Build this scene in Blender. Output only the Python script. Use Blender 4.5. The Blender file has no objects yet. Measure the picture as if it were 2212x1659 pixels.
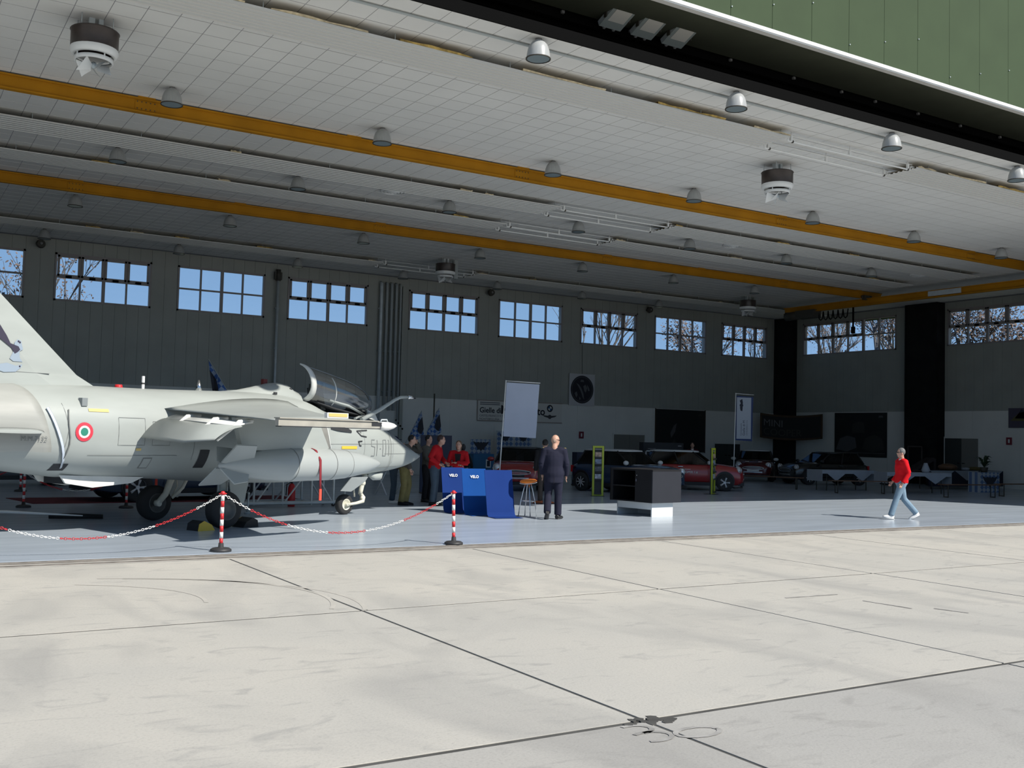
import bpy, bmesh, math, random
from mathutils import Vector, Matrix
random.seed(7)
SC = bpy.context.scene
COL = SC.collection
PI = math.pi

# ------------------------------------------------------------------ camera
F_PX, YAW, PITCH, ROLL = 2232.2, math.radians(58.32), math.radians(2.868), math.radians(1.417)
cam_d = bpy.data.cameras.new('camera')
cam_d.sensor_fit = 'HORIZONTAL'
cam_d.sensor_width = 36.0
cam_d.lens = 36.0 * F_PX / 2212.0
cam_d.clip_end = 600
cam = bpy.data.objects.new('camera', cam_d)
COL.objects.link(cam)
fw = Vector((math.cos(PITCH)*math.cos(YAW), math.cos(PITCH)*math.sin(YAW), math.sin(PITCH)))
rt = Vector((math.sin(YAW), -math.cos(YAW), 0))
up = rt.cross(fw)
rt2 = math.cos(ROLL)*rt + math.sin(ROLL)*up
up2 = -math.sin(ROLL)*rt + math.cos(ROLL)*up
m4 = Matrix((rt2, up2, -fw)).transposed().to_4x4()
m4.translation = Vector((0, 0, 1.76))
cam.matrix_world = m4
SC.camera = cam

# ------------------------------------------------------------------ sky, sun, exposure
w = bpy.data.worlds.new('sky')
SC.world = w
w.use_nodes = True
nt = w.node_tree
bg = nt.nodes['Background']
tc = nt.nodes.new('ShaderNodeTexCoord')
sx = nt.nodes.new('ShaderNodeSeparateXYZ')
rp = nt.nodes.new('ShaderNodeValToRGB')
rp.color_ramp.elements[0].position = 0.0
rp.color_ramp.elements[0].color = (0.34, 0.55, 0.80, 1)
rp.color_ramp.elements[1].position = 0.5
rp.color_ramp.elements[1].color = (0.08, 0.18, 0.40, 1)
nt.links.new(tc.outputs['Generated'], sx.inputs[0])
nt.links.new(sx.outputs['Z'], rp.inputs[0])
nt.links.new(rp.outputs[0], bg.inputs['Color'])
bg.inputs['Strength'].default_value = 1.0

SUN_EL = math.radians(42.2)
sun_d = bpy.data.lights.new('sun', 'SUN')
sun_d.energy = 6.2
sun_d.angle = math.radians(0.53)
sun_d.color = (1.0, 0.95, 0.86)
sun = bpy.data.objects.new('sun', sun_d)
COL.objects.link(sun)
hd = Vector((-0.431, 0.902, 0)).normalized()
ld = Vector((hd.x*math.cos(SUN_EL), hd.y*math.cos(SUN_EL), -math.sin(SUN_EL)))
sun.rotation_euler = ld.to_track_quat('-Z', 'Y').to_euler()
sun.location = (40, -60, 60)

SC.view_settings.view_transform = 'Standard'
SC.view_settings.look = 'None'
SC.view_settings.exposure = 0.0
SC.view_settings.gamma = 1.0
SC.view_settings.use_curve_mapping = False
try:
    SC.cycles.max_bounces = 12
    SC.cycles.diffuse_bounces = 6
    SC.cycles.transparent_max_bounces = 24
except Exception:
    pass

# ------------------------------------------------------------------ materials
MATS = {}
def lin(c):
    return tuple(((v/255)/12.92 if v/255 <= 0.04045 else ((v/255+0.055)/1.055)**2.4) for v in c)

def mat(name, col, rough=0.6, metal=0.0, var=0.0, scale=3.0, bump=0.0, bscale=40.0, world=False, spec=0.5, detail=4, stretch=None, coat=0):
    if name in MATS:
        return MATS[name]
    m = bpy.data.materials.new(name)
    m.use_nodes = True
    t = m.node_tree
    b = t.nodes['Principled BSDF']
    b.inputs['Base Color'].default_value = (*col, 1)
    b.inputs['Roughness'].default_value = rough
    b.inputs['Metallic'].default_value = metal
    b.inputs['Specular IOR Level'].default_value = spec
    if coat:
        b.inputs['Coat Weight'].default_value = coat
    if var or bump:
        if world:
            src = t.nodes.new('ShaderNodeNewGeometry').outputs['Position']
        else:
            src = t.nodes.new('ShaderNodeTexCoord').outputs['Object']
        if stretch:
            mp = t.nodes.new('ShaderNodeMapping')
            mp.inputs['Scale'].default_value = stretch
            t.links.new(src, mp.inputs['Vector'])
            src = mp.outputs[0]
    if var:
        n = t.nodes.new('ShaderNodeTexNoise')
        n.inputs['Scale'].default_value = scale
        n.inputs['Detail'].default_value = detail
        t.links.new(src, n.inputs['Vector'])
        r = t.nodes.new('ShaderNodeValToRGB')
        r.color_ramp.elements[0].position = 0.3
        r.color_ramp.elements[1].position = 0.7
        r.color_ramp.elements[0].color = (*[max(0, c*(1-var)) for c in col], 1)
        r.color_ramp.elements[1].color = (*[min(1, c*(1+var)) for c in col], 1)
        t.links.new(n.outputs['Fac'], r.inputs[0])
        t.links.new(r.outputs[0], b.inputs['Base Color'])
    if bump:
        n2 = t.nodes.new('ShaderNodeTexNoise')
        n2.inputs['Scale'].default_value = bscale
        n2.inputs['Detail'].default_value = 3
        t.links.new(src, n2.inputs['Vector'])
        bp = t.nodes.new('ShaderNodeBump')
        bp.inputs['Strength'].default_value = bump
        bp.inputs['Distance'].default_value = 0.02
        t.links.new(n2.outputs['Fac'], bp.inputs['Height'])
        t.links.new(bp.outputs[0], b.inputs['Normal'])
    MATS[name] = m
    return m

def glass(name, tint=(0.9, 0.95, 1.0), refl=0.08, rough=0.02):
    if name in MATS:
        return MATS[name]
    m = bpy.data.materials.new(name)
    m.use_nodes = True
    t = m.node_tree
    t.nodes.remove(t.nodes['Principled BSDF'])
    out = t.nodes['Material Output']
    tr = t.nodes.new('ShaderNodeBsdfTransparent')
    tr.inputs[0].default_value = (*tint, 1)
    gl = t.nodes.new('ShaderNodeBsdfGlossy')
    gl.inputs['Roughness'].default_value = rough
    lw = t.nodes.new('ShaderNodeLayerWeight')
    lw.inputs['Blend'].default_value = 0.25
    ml = t.nodes.new('ShaderNodeMath'); ml.operation = 'MULTIPLY_ADD'
    ml.inputs[1].default_value = 0.5
    ml.inputs[2].default_value = refl
    t.links.new(lw.outputs['Fresnel'], ml.inputs[0])
    mx = t.nodes.new('ShaderNodeMixShader')
    t.links.new(ml.outputs[0], mx.inputs[0])
    t.links.new(tr.outputs[0], mx.inputs[1])
    t.links.new(gl.outputs[0], mx.inputs[2])
    t.links.new(mx.outputs[0], out.inputs[0])
    MATS[name] = m
    return m

def concrete(name, base, tint, dark):
    m = bpy.data.materials.new(name)
    m.use_nodes = True
    t = m.node_tree
    b = t.nodes['Principled BSDF']
    b.inputs['Roughness'].default_value = 0.85
    b.inputs['Specular IOR Level'].default_value = 0.25
    pos = t.nodes.new('ShaderNodeNewGeometry').outputs['Position']
    def noise(sc, det, stretch=None, dist=0.0):
        src = pos
        if stretch:
            mp = t.nodes.new('ShaderNodeMapping')
            mp.inputs['Scale'].default_value = stretch
            mp.inputs['Rotation'].default_value = (0, 0, 0.5)
            t.links.new(pos, mp.inputs['Vector'])
            src = mp.outputs[0]
        n = t.nodes.new('ShaderNodeTexNoise')
        n.inputs['Scale'].default_value = sc
        n.inputs['Detail'].default_value = det
        n.inputs['Distortion'].default_value = dist
        t.links.new(src, n.inputs['Vector'])
        return n.outputs['Fac']
    def mixc(f, a, bcol, lo, hi, amt):
        r = t.nodes.new('ShaderNodeMapRange')
        r.inputs['From Min'].default_value = lo
        r.inputs['From Max'].default_value = hi
        r.inputs['To Max'].default_value = amt
        t.links.new(f, r.inputs['Value'])
        mx = t.nodes.new('ShaderNodeMix')
        mx.data_type = 'RGBA'
        t.links.new(r.outputs[0], mx.inputs['Factor'])
        if isinstance(a, tuple):
            mx.inputs[6].default_value = (*a, 1)
        else:
            t.links.new(a, mx.inputs[6])
        mx.inputs[7].default_value = (*bcol, 1)
        return mx.outputs[2]
    c = mixc(noise(0.35, 5, None, 0.6), base, tint, 0.3, 0.62, 1.0)
    c = mixc(noise(0.8, 6, (1, 0.45, 1), 1.2), c, dark, 0.48, 0.72, 0.8)
    c = mixc(noise(2.6, 5, (0.7, 1.6, 1), 1.6), c, dark, 0.57, 0.72, 0.8)
    c = mixc(noise(45, 2), c, tuple(v*0.8 for v in dark), 0.5, 0.8, 0.35)
    t.links.new(c, b.inputs['Base Color'])
    bp = t.nodes.new('ShaderNodeBump')
    bp.inputs['Strength'].default_value = 0.15
    bp.inputs['Distance'].default_value = 0.01
    t.links.new(noise(60, 3), bp.inputs['Height'])
    t.links.new(bp.outputs[0], b.inputs['Normal'])
    MATS[name] = m
    return m

def checker(name, c1, c2, scale):
    if name in MATS:
        return MATS[name]
    m = bpy.data.materials.new(name)
    m.use_nodes = True
    t = m.node_tree
    b = t.nodes['Principled BSDF']
    b.inputs['Roughness'].default_value = 0.9
    k = t.nodes.new('ShaderNodeTexChecker')
    k.inputs['Color1'].default_value = (*c1, 1)
    k.inputs['Color2'].default_value = (*c2, 1)
    k.inputs['Scale'].default_value = scale
    mp = t.nodes.new('ShaderNodeMapping')
    mp.inputs['Rotation'].default_value = (0, PI/4, 0)
    mp.inputs['Location'].default_value = (0, 0.013, 0)
    t.links.new(t.nodes.new('ShaderNodeTexCoord').outputs['Object'], mp.inputs[0])
    t.links.new(mp.outputs[0], k.inputs['Vector'])
    t.links.new(k.outputs['Color'], b.inputs['Base Color'])
    MATS[name] = m
    return m

# ------------------------------------------------------------------ mesh builder
class MB:
    def __init__(s):
        s.v = []; s.f = []; s.mi = []; s.sm = []
    def add(s, vs, fs, mi=0, smooth=False):
        o = len(s.v)
        s.v += [tuple(p) for p in vs]
        for q in fs:
            s.f.append(tuple(o+i for i in q)); s.mi.append(mi); s.sm.append(smooth)
        return s
    def box(s, c, d, rot=None, mi=0):
        hx, hy, hz = d[0]/2, d[1]/2, d[2]/2
        vs = [Vector((x*hx, y*hy, z*hz)) for z in (-1, 1) for y in (-1, 1) for x in (-1, 1)]
        if rot is not None:
            R = rot if isinstance(rot, Matrix) else Matrix.Rotation(rot, 3, 'Z')
            vs = [R @ p for p in vs]
        c = Vector(c)
        return s.add([p+c for p in vs], [(0,2,3,1),(4,5,7,6),(0,1,5,4),(2,6,7,3),(0,4,6,2),(1,3,7,5)], mi)
    def bb(s, a, b, mi=0):
        return s.box([(a[i]+b[i])/2 for i in range(3)], [abs(b[i]-a[i]) for i in range(3)], None, mi)
    def tube(s, pts, r, n=8, mi=0, cap=True, smooth=True, flat=1.0, upv=None):
        pts = [Vector(p) for p in pts]
        k = len(pts)
        rs = r if isinstance(r, (list, tuple)) else [r]*k
        o = len(s.v); vs = []
        prev = None
        for i, p in enumerate(pts):
            d = (pts[min(i+1, k-1)] - pts[max(i-1, 0)])
            if d.length < 1e-9: d = Vector((0, 0, 1))
            d.normalize()
            if prev is None:
                a = Vector(upv) if upv else (Vector((0, 0, 1)) if abs(d.z) < 0.9 else Vector((1, 0, 0)))
            else:
                a = prev
            a = a - d*a.dot(d)
            if a.length < 1e-6: a = d.orthogonal()
            a.normalize(); prev = a
            b = d.cross(a)
            ra = rs[i]
            if isinstance(ra, (int, float)): ra = (ra, ra*flat)
            for j in range(n):
                t = 2*PI*j/n
                vs.append(p + a*(math.cos(t)*ra[0]) + b*(math.sin(t)*ra[1]))
        fs = []
        for i in range(k-1):
            for j in range(n):
                fs.append((i*n+j, i*n+(j+1) % n, (i+1)*n+(j+1) % n, (i+1)*n+j))
        s.add(vs, fs, mi, smooth)
        if cap:
            s.add(vs[:n], [tuple(reversed(range(n)))], mi)
            s.add(vs[-n:], [tuple(range(n))], mi)
        return s
    def cyl(s, p0, p1, r0, r1=None, n=16, mi=0, smooth=True, cap=True):
        return s.tube([p0, p1], [r0, r0 if r1 is None else r1], n, mi, cap, smooth)
    def lathe(s, prof, n=24, M=None, mi=0, smooth=True):
        """profile of (r, z) turned around local z, M a 4x4 matrix"""
        M = M or Matrix()
        vs = []
        for r, z in prof:
            for j in range(n):
                t = 2*PI*j/n
                vs.append(M @ Vector((r*math.cos(t), r*math.sin(t), z)))
        fs = []
        for i in range(len(prof)-1):
            for j in range(n):
                fs.append((i*n+j, i*n+(j+1) % n, (i+1)*n+(j+1) % n, (i+1)*n+j))
        return s.add(vs, fs, mi, smooth)
    def loft(s, secs, mi=0, smooth=True, cap=True, closed=True):
        n = len(secs[0]); vs = [p for q in secs for p in q]; fs = []
        for i in range(len(secs)-1):
            for j in range(n if closed else n-1):
                fs.append((i*n+j, i*n+(j+1) % n, (i+1)*n+(j+1) % n, (i+1)*n+j))
        s.add(vs, fs, mi, smooth)
        if cap:
            s.add(secs[0], [tuple(reversed(range(n)))], mi)
            s.add(secs[-1], [tuple(range(n))], mi)
        return s
    def prism(s, poly, y0, y1, mi=0, axis='y'):
        n = len(poly)
        def P(a, b, h):
            return {'y': (a, h, b), 'z': (a, b, h), 'x': (h, a, b)}[axis]
        vs = [P(a, b, y0) for a, b in poly] + [P(a, b, y1) for a, b in poly]
        fs = [tuple(range(n)), tuple(range(2*n-1, n-1, -1))]
        for i in range(n):
            fs.append((i, i+n, (i+1) % n + n, (i+1) % n))
        return s.add(vs, fs, mi)
    def ball(s, c, r, nu=12, nv=8, mi=0, rot=None):
        r = (r, r, r) if isinstance(r, (int, float)) else r
        c = Vector(c); vs = []
        for i in range(nv+1):
            a = -PI/2 + PI*i/nv
            ca = max(math.cos(a), 1e-3)
            for j in range(nu):
                t = 2*PI*j/nu
                p = Vector((r[0]*ca*math.cos(t), r[1]*ca*math.sin(t), r[2]*math.sin(a)))
                if rot is not None: p = rot @ p
                vs.append(p + c)
        fs = []
        for i in range(nv):
            for j in range(nu):
                fs.append((i*nu+j, i*nu+(j+1) % nu, (i+1)*nu+(j+1) % nu, (i+1)*nu+j))
        return s.add(vs, fs, mi, True)
    def xf(s, M):
        s.v = [tuple(M @ Vector(p)) for p in s.v]
        return s
    def mesh(s, name, mats):
        me = bpy.data.meshes.new(name)
        me.from_pydata(s.v, [], s.f)
        mats = mats if isinstance(mats, (list, tuple)) else [mats]
        for m in mats: me.materials.append(m)
        me.polygons.foreach_set('material_index', s.mi)
        me.polygons.foreach_set('use_smooth', s.sm)
        bm = bmesh.new(); bm.from_mesh(me)
        bmesh.ops.remove_doubles(bm, verts=bm.verts, dist=1e-5)
        bmesh.ops.recalc_face_normals(bm, faces=bm.faces)
        bm.to_mesh(me); bm.free()
        me.update()
        return me
    def build(s, name, mats, parent=None, loc=None, rz=0):
        return link(name, s.mesh(name, mats), parent, loc, rz)

def link(name, me, parent=None, loc=None, rz=0):
    o = bpy.data.objects.new(name, me)
    COL.objects.link(o)
    if parent is not None: o.parent = parent
    if loc is not None: o.location = loc
    if rz: o.rotation_euler = (0, 0, rz)
    return o

def tag(o, label, cat, group=None, kind=None):
    o['label'] = label
    o['category'] = cat
    if group: o['group'] = group
    if kind: o['kind'] = kind
    return o

def thing(name, label, cat, loc=(0, 0, 0), rz=0, group=None, kind=None):
    o = link(name, None, None, loc, rz)
    o.empty_display_size = 0.2
    return tag(o, label, cat, group, kind)

def copy_tree(o, parent=None):
    c = o.copy(); COL.objects.link(c)
    c.parent = parent
    for ch in list(o.children):
        copy_tree(ch, c)
    return c

def text_mb(body, size, extr=0.004, bold=0.0, align='LEFT'):
    """flat lettering in the xz plane (reads along +x, up +z, facing -y)"""
    cu = bpy.data.curves.new('lettering', 'FONT')
    cu.body = body; cu.size = size; cu.extrude = extr; cu.offset = bold; cu.align_x = align
    cu.resolution_u = 3
    o = bpy.data.objects.new('lettering_tmp', cu)
    COL.objects.link(o)
    dg = bpy.context.evaluated_depsgraph_get()
    me = bpy.data.meshes.new_from_object(o.evaluated_get(dg))
    mb = MB()
    mb.add([(v.co.x, -v.co.z, v.co.y) for v in me.vertices], [tuple(p.vertices) for p in me.polygons])
    bpy.data.objects.remove(o); bpy.data.curves.remove(cu); bpy.data.meshes.remove(me)
    return mb

def RX(a): return Matrix.Rotation(a, 4, 'X')
def RY(a): return Matrix.Rotation(a, 4, 'Y')
def RZ(a): return Matrix.Rotation(a, 4, 'Z')
def T(x, y, z): return Matrix.Translation((x, y, z))

# palette
concrete('slab_concrete', (0.485, 0.462, 0.41), (0.44, 0.425, 0.385), (0.345, 0.335, 0.31))
concrete('slab_concrete_old', (0.41, 0.395, 0.36), (0.375, 0.365, 0.34), (0.30, 0.29, 0.27))
m_joint = mat('joint_tar', (0.07, 0.068, 0.062), 0.9, var=0.3, scale=4, world=True)
m_floor = mat('epoxy_floor', (0.40, 0.455, 0.52), 0.22, var=0.10, scale=0.9, world=True, stretch=(0.5, 2.5, 1), spec=0.28)
m_thresh = mat('threshold_concrete', (0.36, 0.345, 0.315), 0.8, var=0.25, scale=2.5, world=True)
m_rail = mat('track_steel', (0.24, 0.215, 0.19), 0.5, 0.6, var=0.3, scale=6, world=True)
m_tile = mat('ceiling_tile', (0.70, 0.695, 0.67), 0.9, var=0.04, scale=0.6, world=True)
m_tilegap = mat('ceiling_joint', (0.30, 0.30, 0.32), 0.9)
m_clad = mat('grey_cladding', (0.33, 0.34, 0.305), 0.6, var=0.06, scale=1.0, world=True)
m_clad_r = mat('grey_cladding_end', (0.33, 0.34, 0.305), 0.6, var=0.06, scale=1.0, world=True)
m_white_wall = mat('white_panel', (0.68, 0.68, 0.64), 0.7, var=0.05, scale=0.8, world=True)
m_black = mat('matt_black', (0.004, 0.004, 0.004), 0.95, spec=0.05)
m_col = mat('column_black', (0.014, 0.014, 0.014), 0.9, spec=0.1, var=0.2, scale=2, world=True)
m_dkgreen = mat('soffit_green', (0.075, 0.085, 0.058), 0.7, var=0.10, scale=1.5, world=True)
m_green = mat('facade_green', (0.041, 0.066, 0.030), 0.8, spec=0.3, var=0.06, scale=1.2, world=True)
m_white = mat('white_paint', (0.78, 0.79, 0.78), 0.45, var=0.04, scale=3)
m_frame = mat('window_frame', (0.30, 0.275, 0.265), 0.5)
m_yellow = mat('crane_yellow', (0.40, 0.175, 0.006), 0.7, var=0.12, scale=1.5, world=True, spec=0.2)
m_greasy = mat('crane_dark', (0.05, 0.045, 0.035), 0.6)
m_galv = mat('galvanised', (0.50, 0.55, 0.57), 0.45, 0.2, var=0.1, scale=4)
m_pipe = mat('grey_pipe', (0.36, 0.39, 0.39), 0.55, 0.0)
m_pane = glass('window_pane', (0.93, 0.96, 1.0), 0.02)
m_insul = mat('insulation', (0.42, 0.29, 0.09), 0.95, var=0.5, scale=9, world=True)
m_radiant = mat('radiant_panel', (0.62, 0.62, 0.60), 0.5)
m_lampglass = mat('lamp_prism', (0.36, 0.37, 0.365), 0.3, var=0.06, scale=30, stretch=(1, 1, 0.1))
m_lamplens = mat('lamp_lens', (0.20, 0.25, 0.27), 0.25)
m_grey = mat('mid_grey', (0.22, 0.22, 0.22), 0.6)
m_chrome = mat('chrome', (0.62, 0.63, 0.64), 0.2, 1.0)
m_rubber = mat('rubber', (0.018, 0.018, 0.019), 0.8)
m_redpl = mat('red_plastic', (0.55, 0.02, 0.025), 0.45)
m_whitepl = mat('white_plastic', (0.72, 0.72, 0.70), 0.45)
m_blackpl = mat('black_plastic', (0.03, 0.03, 0.032), 0.55)
m_skin = mat('skin', (0.50, 0.29, 0.21), 0.55, var=0.06, scale=8)
m_insul2 = mat('insulation_paper', (0.55, 0.46, 0.3), 0.9, var=0.3, scale=12, world=True)
# ================================================================== SETTING
XL, XR, YB, ZC = -16.0, 42.0, 40.0, 8.4

# ---- apron of concrete slabs
apron = MB()
apron.bb((-70, -70, -0.30), (110, 14.02, -0.006))
apron = apron.build('apron', m_joint)
tag(apron, 'sunlit concrete apron of large square slabs in front of the hangar', 'apron', kind='structure')
SX, SY = 3.78, 4.40
xs = [0.42 + SX*k for k in range(-2, 11)]
ys = [-3.67, 0.73, 5.13, 9.52, 14.0]
for iy in range(4):
    for ix in range(12):
        x0, x1, y0, y1 = xs[ix], xs[ix+1], ys[iy], ys[iy+1]
        g = 0.014
        b = MB(); z = -0.002 + 0.002*random.random()
        h = 0.026
        a = [(x0+g, y0+h), (x1-g, y0+h), (x1-g, y1-h), (x0+g, y1-h)]
        e = 0.001
        i2 = [(x0+g+e, y0+h+e), (x1-g-e, y0+h+e), (x1-g-e, y1-h-e), (x0+g+e, y1-h-e)]
        b.add([(*p, -0.2) for p in a]+[(*p, z-0.001) for p in a]+[(*p, z) for p in i2],
              [(0,1,5,4),(1,2,6,5),(2,3,7,6),(3,0,4,7),(4,5,9,8),(5,6,10,9),(6,7,11,10),(7,4,8,11),(8,9,10,11)])
        b.build('slab', MATS['slab_concrete_old' if iy <= 1 else 'slab_concrete'], apron)
b = MB()
b.bb((-70, -70, -0.2), (xs[0]-0.02, 14.0, -0.002)); b.bb((xs[-1]+0.02, -70, -0.2), (110, 14.0, -0.002)); b.bb((xs[0], -70, -0.2), (xs[-1], ys[0]-0.02, -0.002))
b.build('slab_field', MATS['slab_concrete'], apron)
# tar blob and worn marking at a slab corner
b = MB()
for k in range(16):
    a = random.random()*6.28; r = random.random()*0.16
    q = [(4.24+r*math.cos(a)*1.3+0.035*math.cos(t*1.047)*random.uniform(.6, 1.5), 5.12+r*math.sin(a)*0.7+0.03*math.sin(t*1.047)*random.uniform(.6, 1.5)) for t in range(6)]
    b.prism(q, -0.004, 0.0015+0.0001*k, axis='z')
b.build('tar_patch', m_joint, apron)
m_mark = mat('worn_marking', (0.31, 0.30, 0.28), 0.9, var=0.3, scale=6, world=True)
def strip_path(mb, pts, wd, z):
    n = len(pts)
    L, R = [], []
    for i, p in enumerate(pts):
        d = Vector(pts[min(i+1, n-1)])-Vector(pts[max(i-1, 0)]); d.normalize()
        q = Vector((-d.y, d.x))*wd/2
        L.append((p[0]+q.x, p[1]+q.y, z)); R.append((p[0]-q.x, p[1]-q.y, z))
    mb.add(L+R, [(i, i+1, n+i+1, n+i) for i in range(n-1)])
b = MB()
strip_path(b, [(4.02+0.13*math.cos(t), 4.83+0.09*math.sin(t)) for t in [-2.2+0.4*i for i in range(12)]], 0.035, 0.002)
strip_path(b, [(4.02+0.11*math.cos(t), 4.99+0.08*math.sin(t)) for t in [-1.6+0.4*i for i in range(10)]], 0.035, 0.002)
strip_path(b, [(4.33+0.16*math.cos(t), 4.78+0.09*math.sin(t)) for t in [0.42*i for i in range(16)]], 0.035, 0.002)
b.build('painted_mark', m_mark, apron)
# faint tyre arcs
m_tyre = mat('tyre_mark', (0.435, 0.415, 0.37), 0.9, var=0.10, scale=3, world=True)
b = MB()
for cx_, cy_, r_, a0, a1, wd in [(1.2, 10.6, 3.0, -0.4, 1.2, .05), (1.0, 10.3, 3.4, -0.3, 1.1, .05), (0.8, 10.9, 2.2, -0.2, 1.0, .045)]:
    strip_path(b, [(cx_+r_*math.cos(a0+(a1-a0)*i/20), cy_+r_*math.sin(a0+(a1-a0)*i/20)*0.75) for i in range(21)], wd, 0.0012)
b.build('tyre_mark', m_tyre, apron)
for pts in ([(9.6, 7.9), (9.66, 7.3)], [(9.9, 7.2), (10.0, 6.85)], [(8.9, 8.4), (9.7, 8.35)]):
    b = MB(); strip_path(b, pts, 0.035, 0.002); b.build('scuff', m_mark, apron)

b = MB(); b.bb((-160, -160, -0.5), (240, 260, -0.31))  # unseen ground, added to stop sky light rising into the rear windows
tag(b.build('ground', mat('field_ground', (0.11, 0.115, 0.06), 0.95, var=0.3, scale=0.3, world=True)), 'flat grassy ground around the hangar', 'ground', kind='structure')
# ---- hangar floor and door threshold
b = MB(); b.bb((XL, 14.62, -0.3), (XR+0.3, YB+0.3, 0.0))
tag(b.build('floor', m_floor), 'glossy blue-grey painted hangar floor', 'floor', kind='structure')
thr = MB(); thr.bb((XL, 14.02, -0.3), (XR, 14.62, -0.006))
thr = tag(thr.build('trim_1', m_thresh), 'dirty concrete door threshold with sunken sliding door tracks', 'threshold', kind='structure')
for y in (14.14, 14.36, 14.52):
    b = MB(); b.bb((XL, y-0.025, -0.02), (XR, y+0.025, 0.003)); b.build('door_track', m_rail, thr)

# ---- rear wall
WIN = [(0.80, 4.33), (5.30, 8.66), (9.62, 13.03), (13.97, 17.47), (19.37, 22.84), (23.87, 27.38), (28.42, 31.87), (32.96, 36.37), (37.45, 40.74)]
WZ0, WZ1, BAND = 6.2, 7.93, 3.28
b = MB()
b.bb((XL, YB+0.05, -0.2), (XR+0.3, YB+0.3, WZ0)); b.bb((XL, YB+0.05, WZ1), (XR+0.3, YB+0.3, 9.0))
ed = [XL] + [v for p in WIN for v in p] + [XR+0.3]
for k in range(0, len(ed), 2):
    b.bb((ed[k], YB+0.05, WZ0), (ed[k+1], YB+0.3, WZ1))
wb = tag(b.build('wall_back', m_clad), 'dark grey clad rear wall with white lower panels', 'wall', kind='structure')
pan_cache = {}
def clad(u0, u1, z0, z1, parent, mt, at):
    key = (round(u1-u0, 3), round(z1-z0, 3), mt.name, at)
    if key not in pan_cache:
        w2, h2, g = (u1-u0)/2-0.001, (z1-z0)/2, 0.003
        q = MB()
        # a tray panel with chamfered edges facing the room
        f_ = [(-w2, -h2), (w2, -h2), (w2, h2), (-w2, h2)]; f2 = [(-w2+g, -h2), (w2-g, -h2), (w2-g, h2), (-w2+g, h2)]
        if at == 'y':
            q.add([(x, 0.05, z) for x, z in f_]+[(x, 0.01, z) for x, z in f_]+[(x, 0, z) for x, z in f2], [(0,1,5,4),(1,2,6,5),(2,3,7,6),(3,0,4,7),(4,5,9,8),(5,6,10,9),(6,7,11,10),(7,4,8,11),(8,9,10,11)])
        else:
            q.add([(0.05, x, z) for x, z in f_]+[(0.01, x, z) for x, z in f_]+[(0, x, z) for x, z in f2], [(0,1,5,4),(1,2,6,5),(2,3,7,6),(3,0,4,7),(4,5,9,8),(5,6,10,9),(6,7,11,10),(7,4,8,11),(8,9,10,11)])
        pan_cache[key] = q.mesh('panel', mt)
    c = (u0+u1)/2
    link('panel', pan_cache[key], parent, (c, YB, (z0+z1)/2) if at == 'y' else (XR, c, (z0+z1)/2))
edges = []
for k, (a, c) in enumerate(WIN):
    n = 8
    for i in range(n):
        u0, u1 = a+(c-a)*i/n, a+(c-a)*(i+1)/n
        clad(u0, u1, BAND, WZ0, wb, m_clad, 'y'); clad(u0, u1, WZ1, ZC, wb, m_clad, 'y')
    nx = WIN[k+1][0] if k+1 < len(WIN) else XR
    n = max(2, round((nx-c)/0.44))
    for i in range(n):
        clad(c+(nx-c)*i/n, c+(nx-c)*(i+1)/n, BAND, ZC, wb, m_clad, 'y')
x = 1.0
while x < 41.9:
    clad(x, min(x+2.28, 42), 0.0, BAND, wb, m_white_wall, 'y'); x += 2.28
b = MB(); b.bb((1.0, YB-0.02, BAND-0.015), (42, YB+0.03, BAND+0.02)); b.build('ledge', m_white_wall, wb)

# ---- right wall with its two black columns
WINR = [(24.0, 29.90), (32.70, 38.60)]
RZ0, RZ1, RBAND = 6.38, 8.08, 3.38
b = MB()
b.bb((XR+0.05, 14.52, -0.2), (XR+0.3, YB, RZ0)); b.bb((XR+0.05, 14.52, RZ1), (XR+0.3, YB, 9.0))
ed = [14.52, 24.0, 29.90, 32.70, 38.60, YB]
for k in range(0, 6, 2):
    b.bb((XR+0.05, ed[k], RZ0), (XR+0.3, ed[k+1], RZ1))
wr = tag(b.build('wall_right', m_clad_r), 'dark grey clad end wall with white lower panels', 'wall', kind='structure')
for a, c in WINR:
    n = 13
    for i in range(n):
        u0, u1 = a+(c-a)*i/n, a+(c-a)*(i+1)/n
        clad(u0, u1, RBAND, RZ0, wr, m_clad_r, 'x'); clad(u0, u1, RZ1, ZC, wr, m_clad_r, 'x')
for a, c in ((19.5, 24.0), (29.9, 32.7), (38.6, 40.0)):
    n = round((c-a)/0.45)
    for i in range(n):
        clad(a+(c-a)*i/n, a+(c-a)*(i+1)/n, RBAND, ZC, wr, m_clad_r, 'x')
y = 19.5
while y < 39.9:
    clad(y, min(y+2.28, 40), 0.0, RBAND, wr, m_white_wall, 'x'); y += 2.28
def column(x0, x1, y0, y1, label):
    q = MB(); q.bb((x0, y0, 0), (x1, y1, ZC))
    c = tag(q.build('column', m_col), label, 'column', kind='structure')
    for (p, r) in (((x0-0.02, y0-0.02), (x0+0.06, y0+0.06)), ((x0-0.02, y1-0.06), (x0+0.06, y1+0.02))):
        q = MB(); q.bb((*p, 0), (*r, ZC)); q.build('corner_strip', m_col, c)
column(41.3, 42.0, 39.03, 40.0, 'black square column in the rear corner behind the dark hanging banner')
column(41.4, 42.0, 30.03, 31.73, 'broad black column between the two end wall windows')

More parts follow.
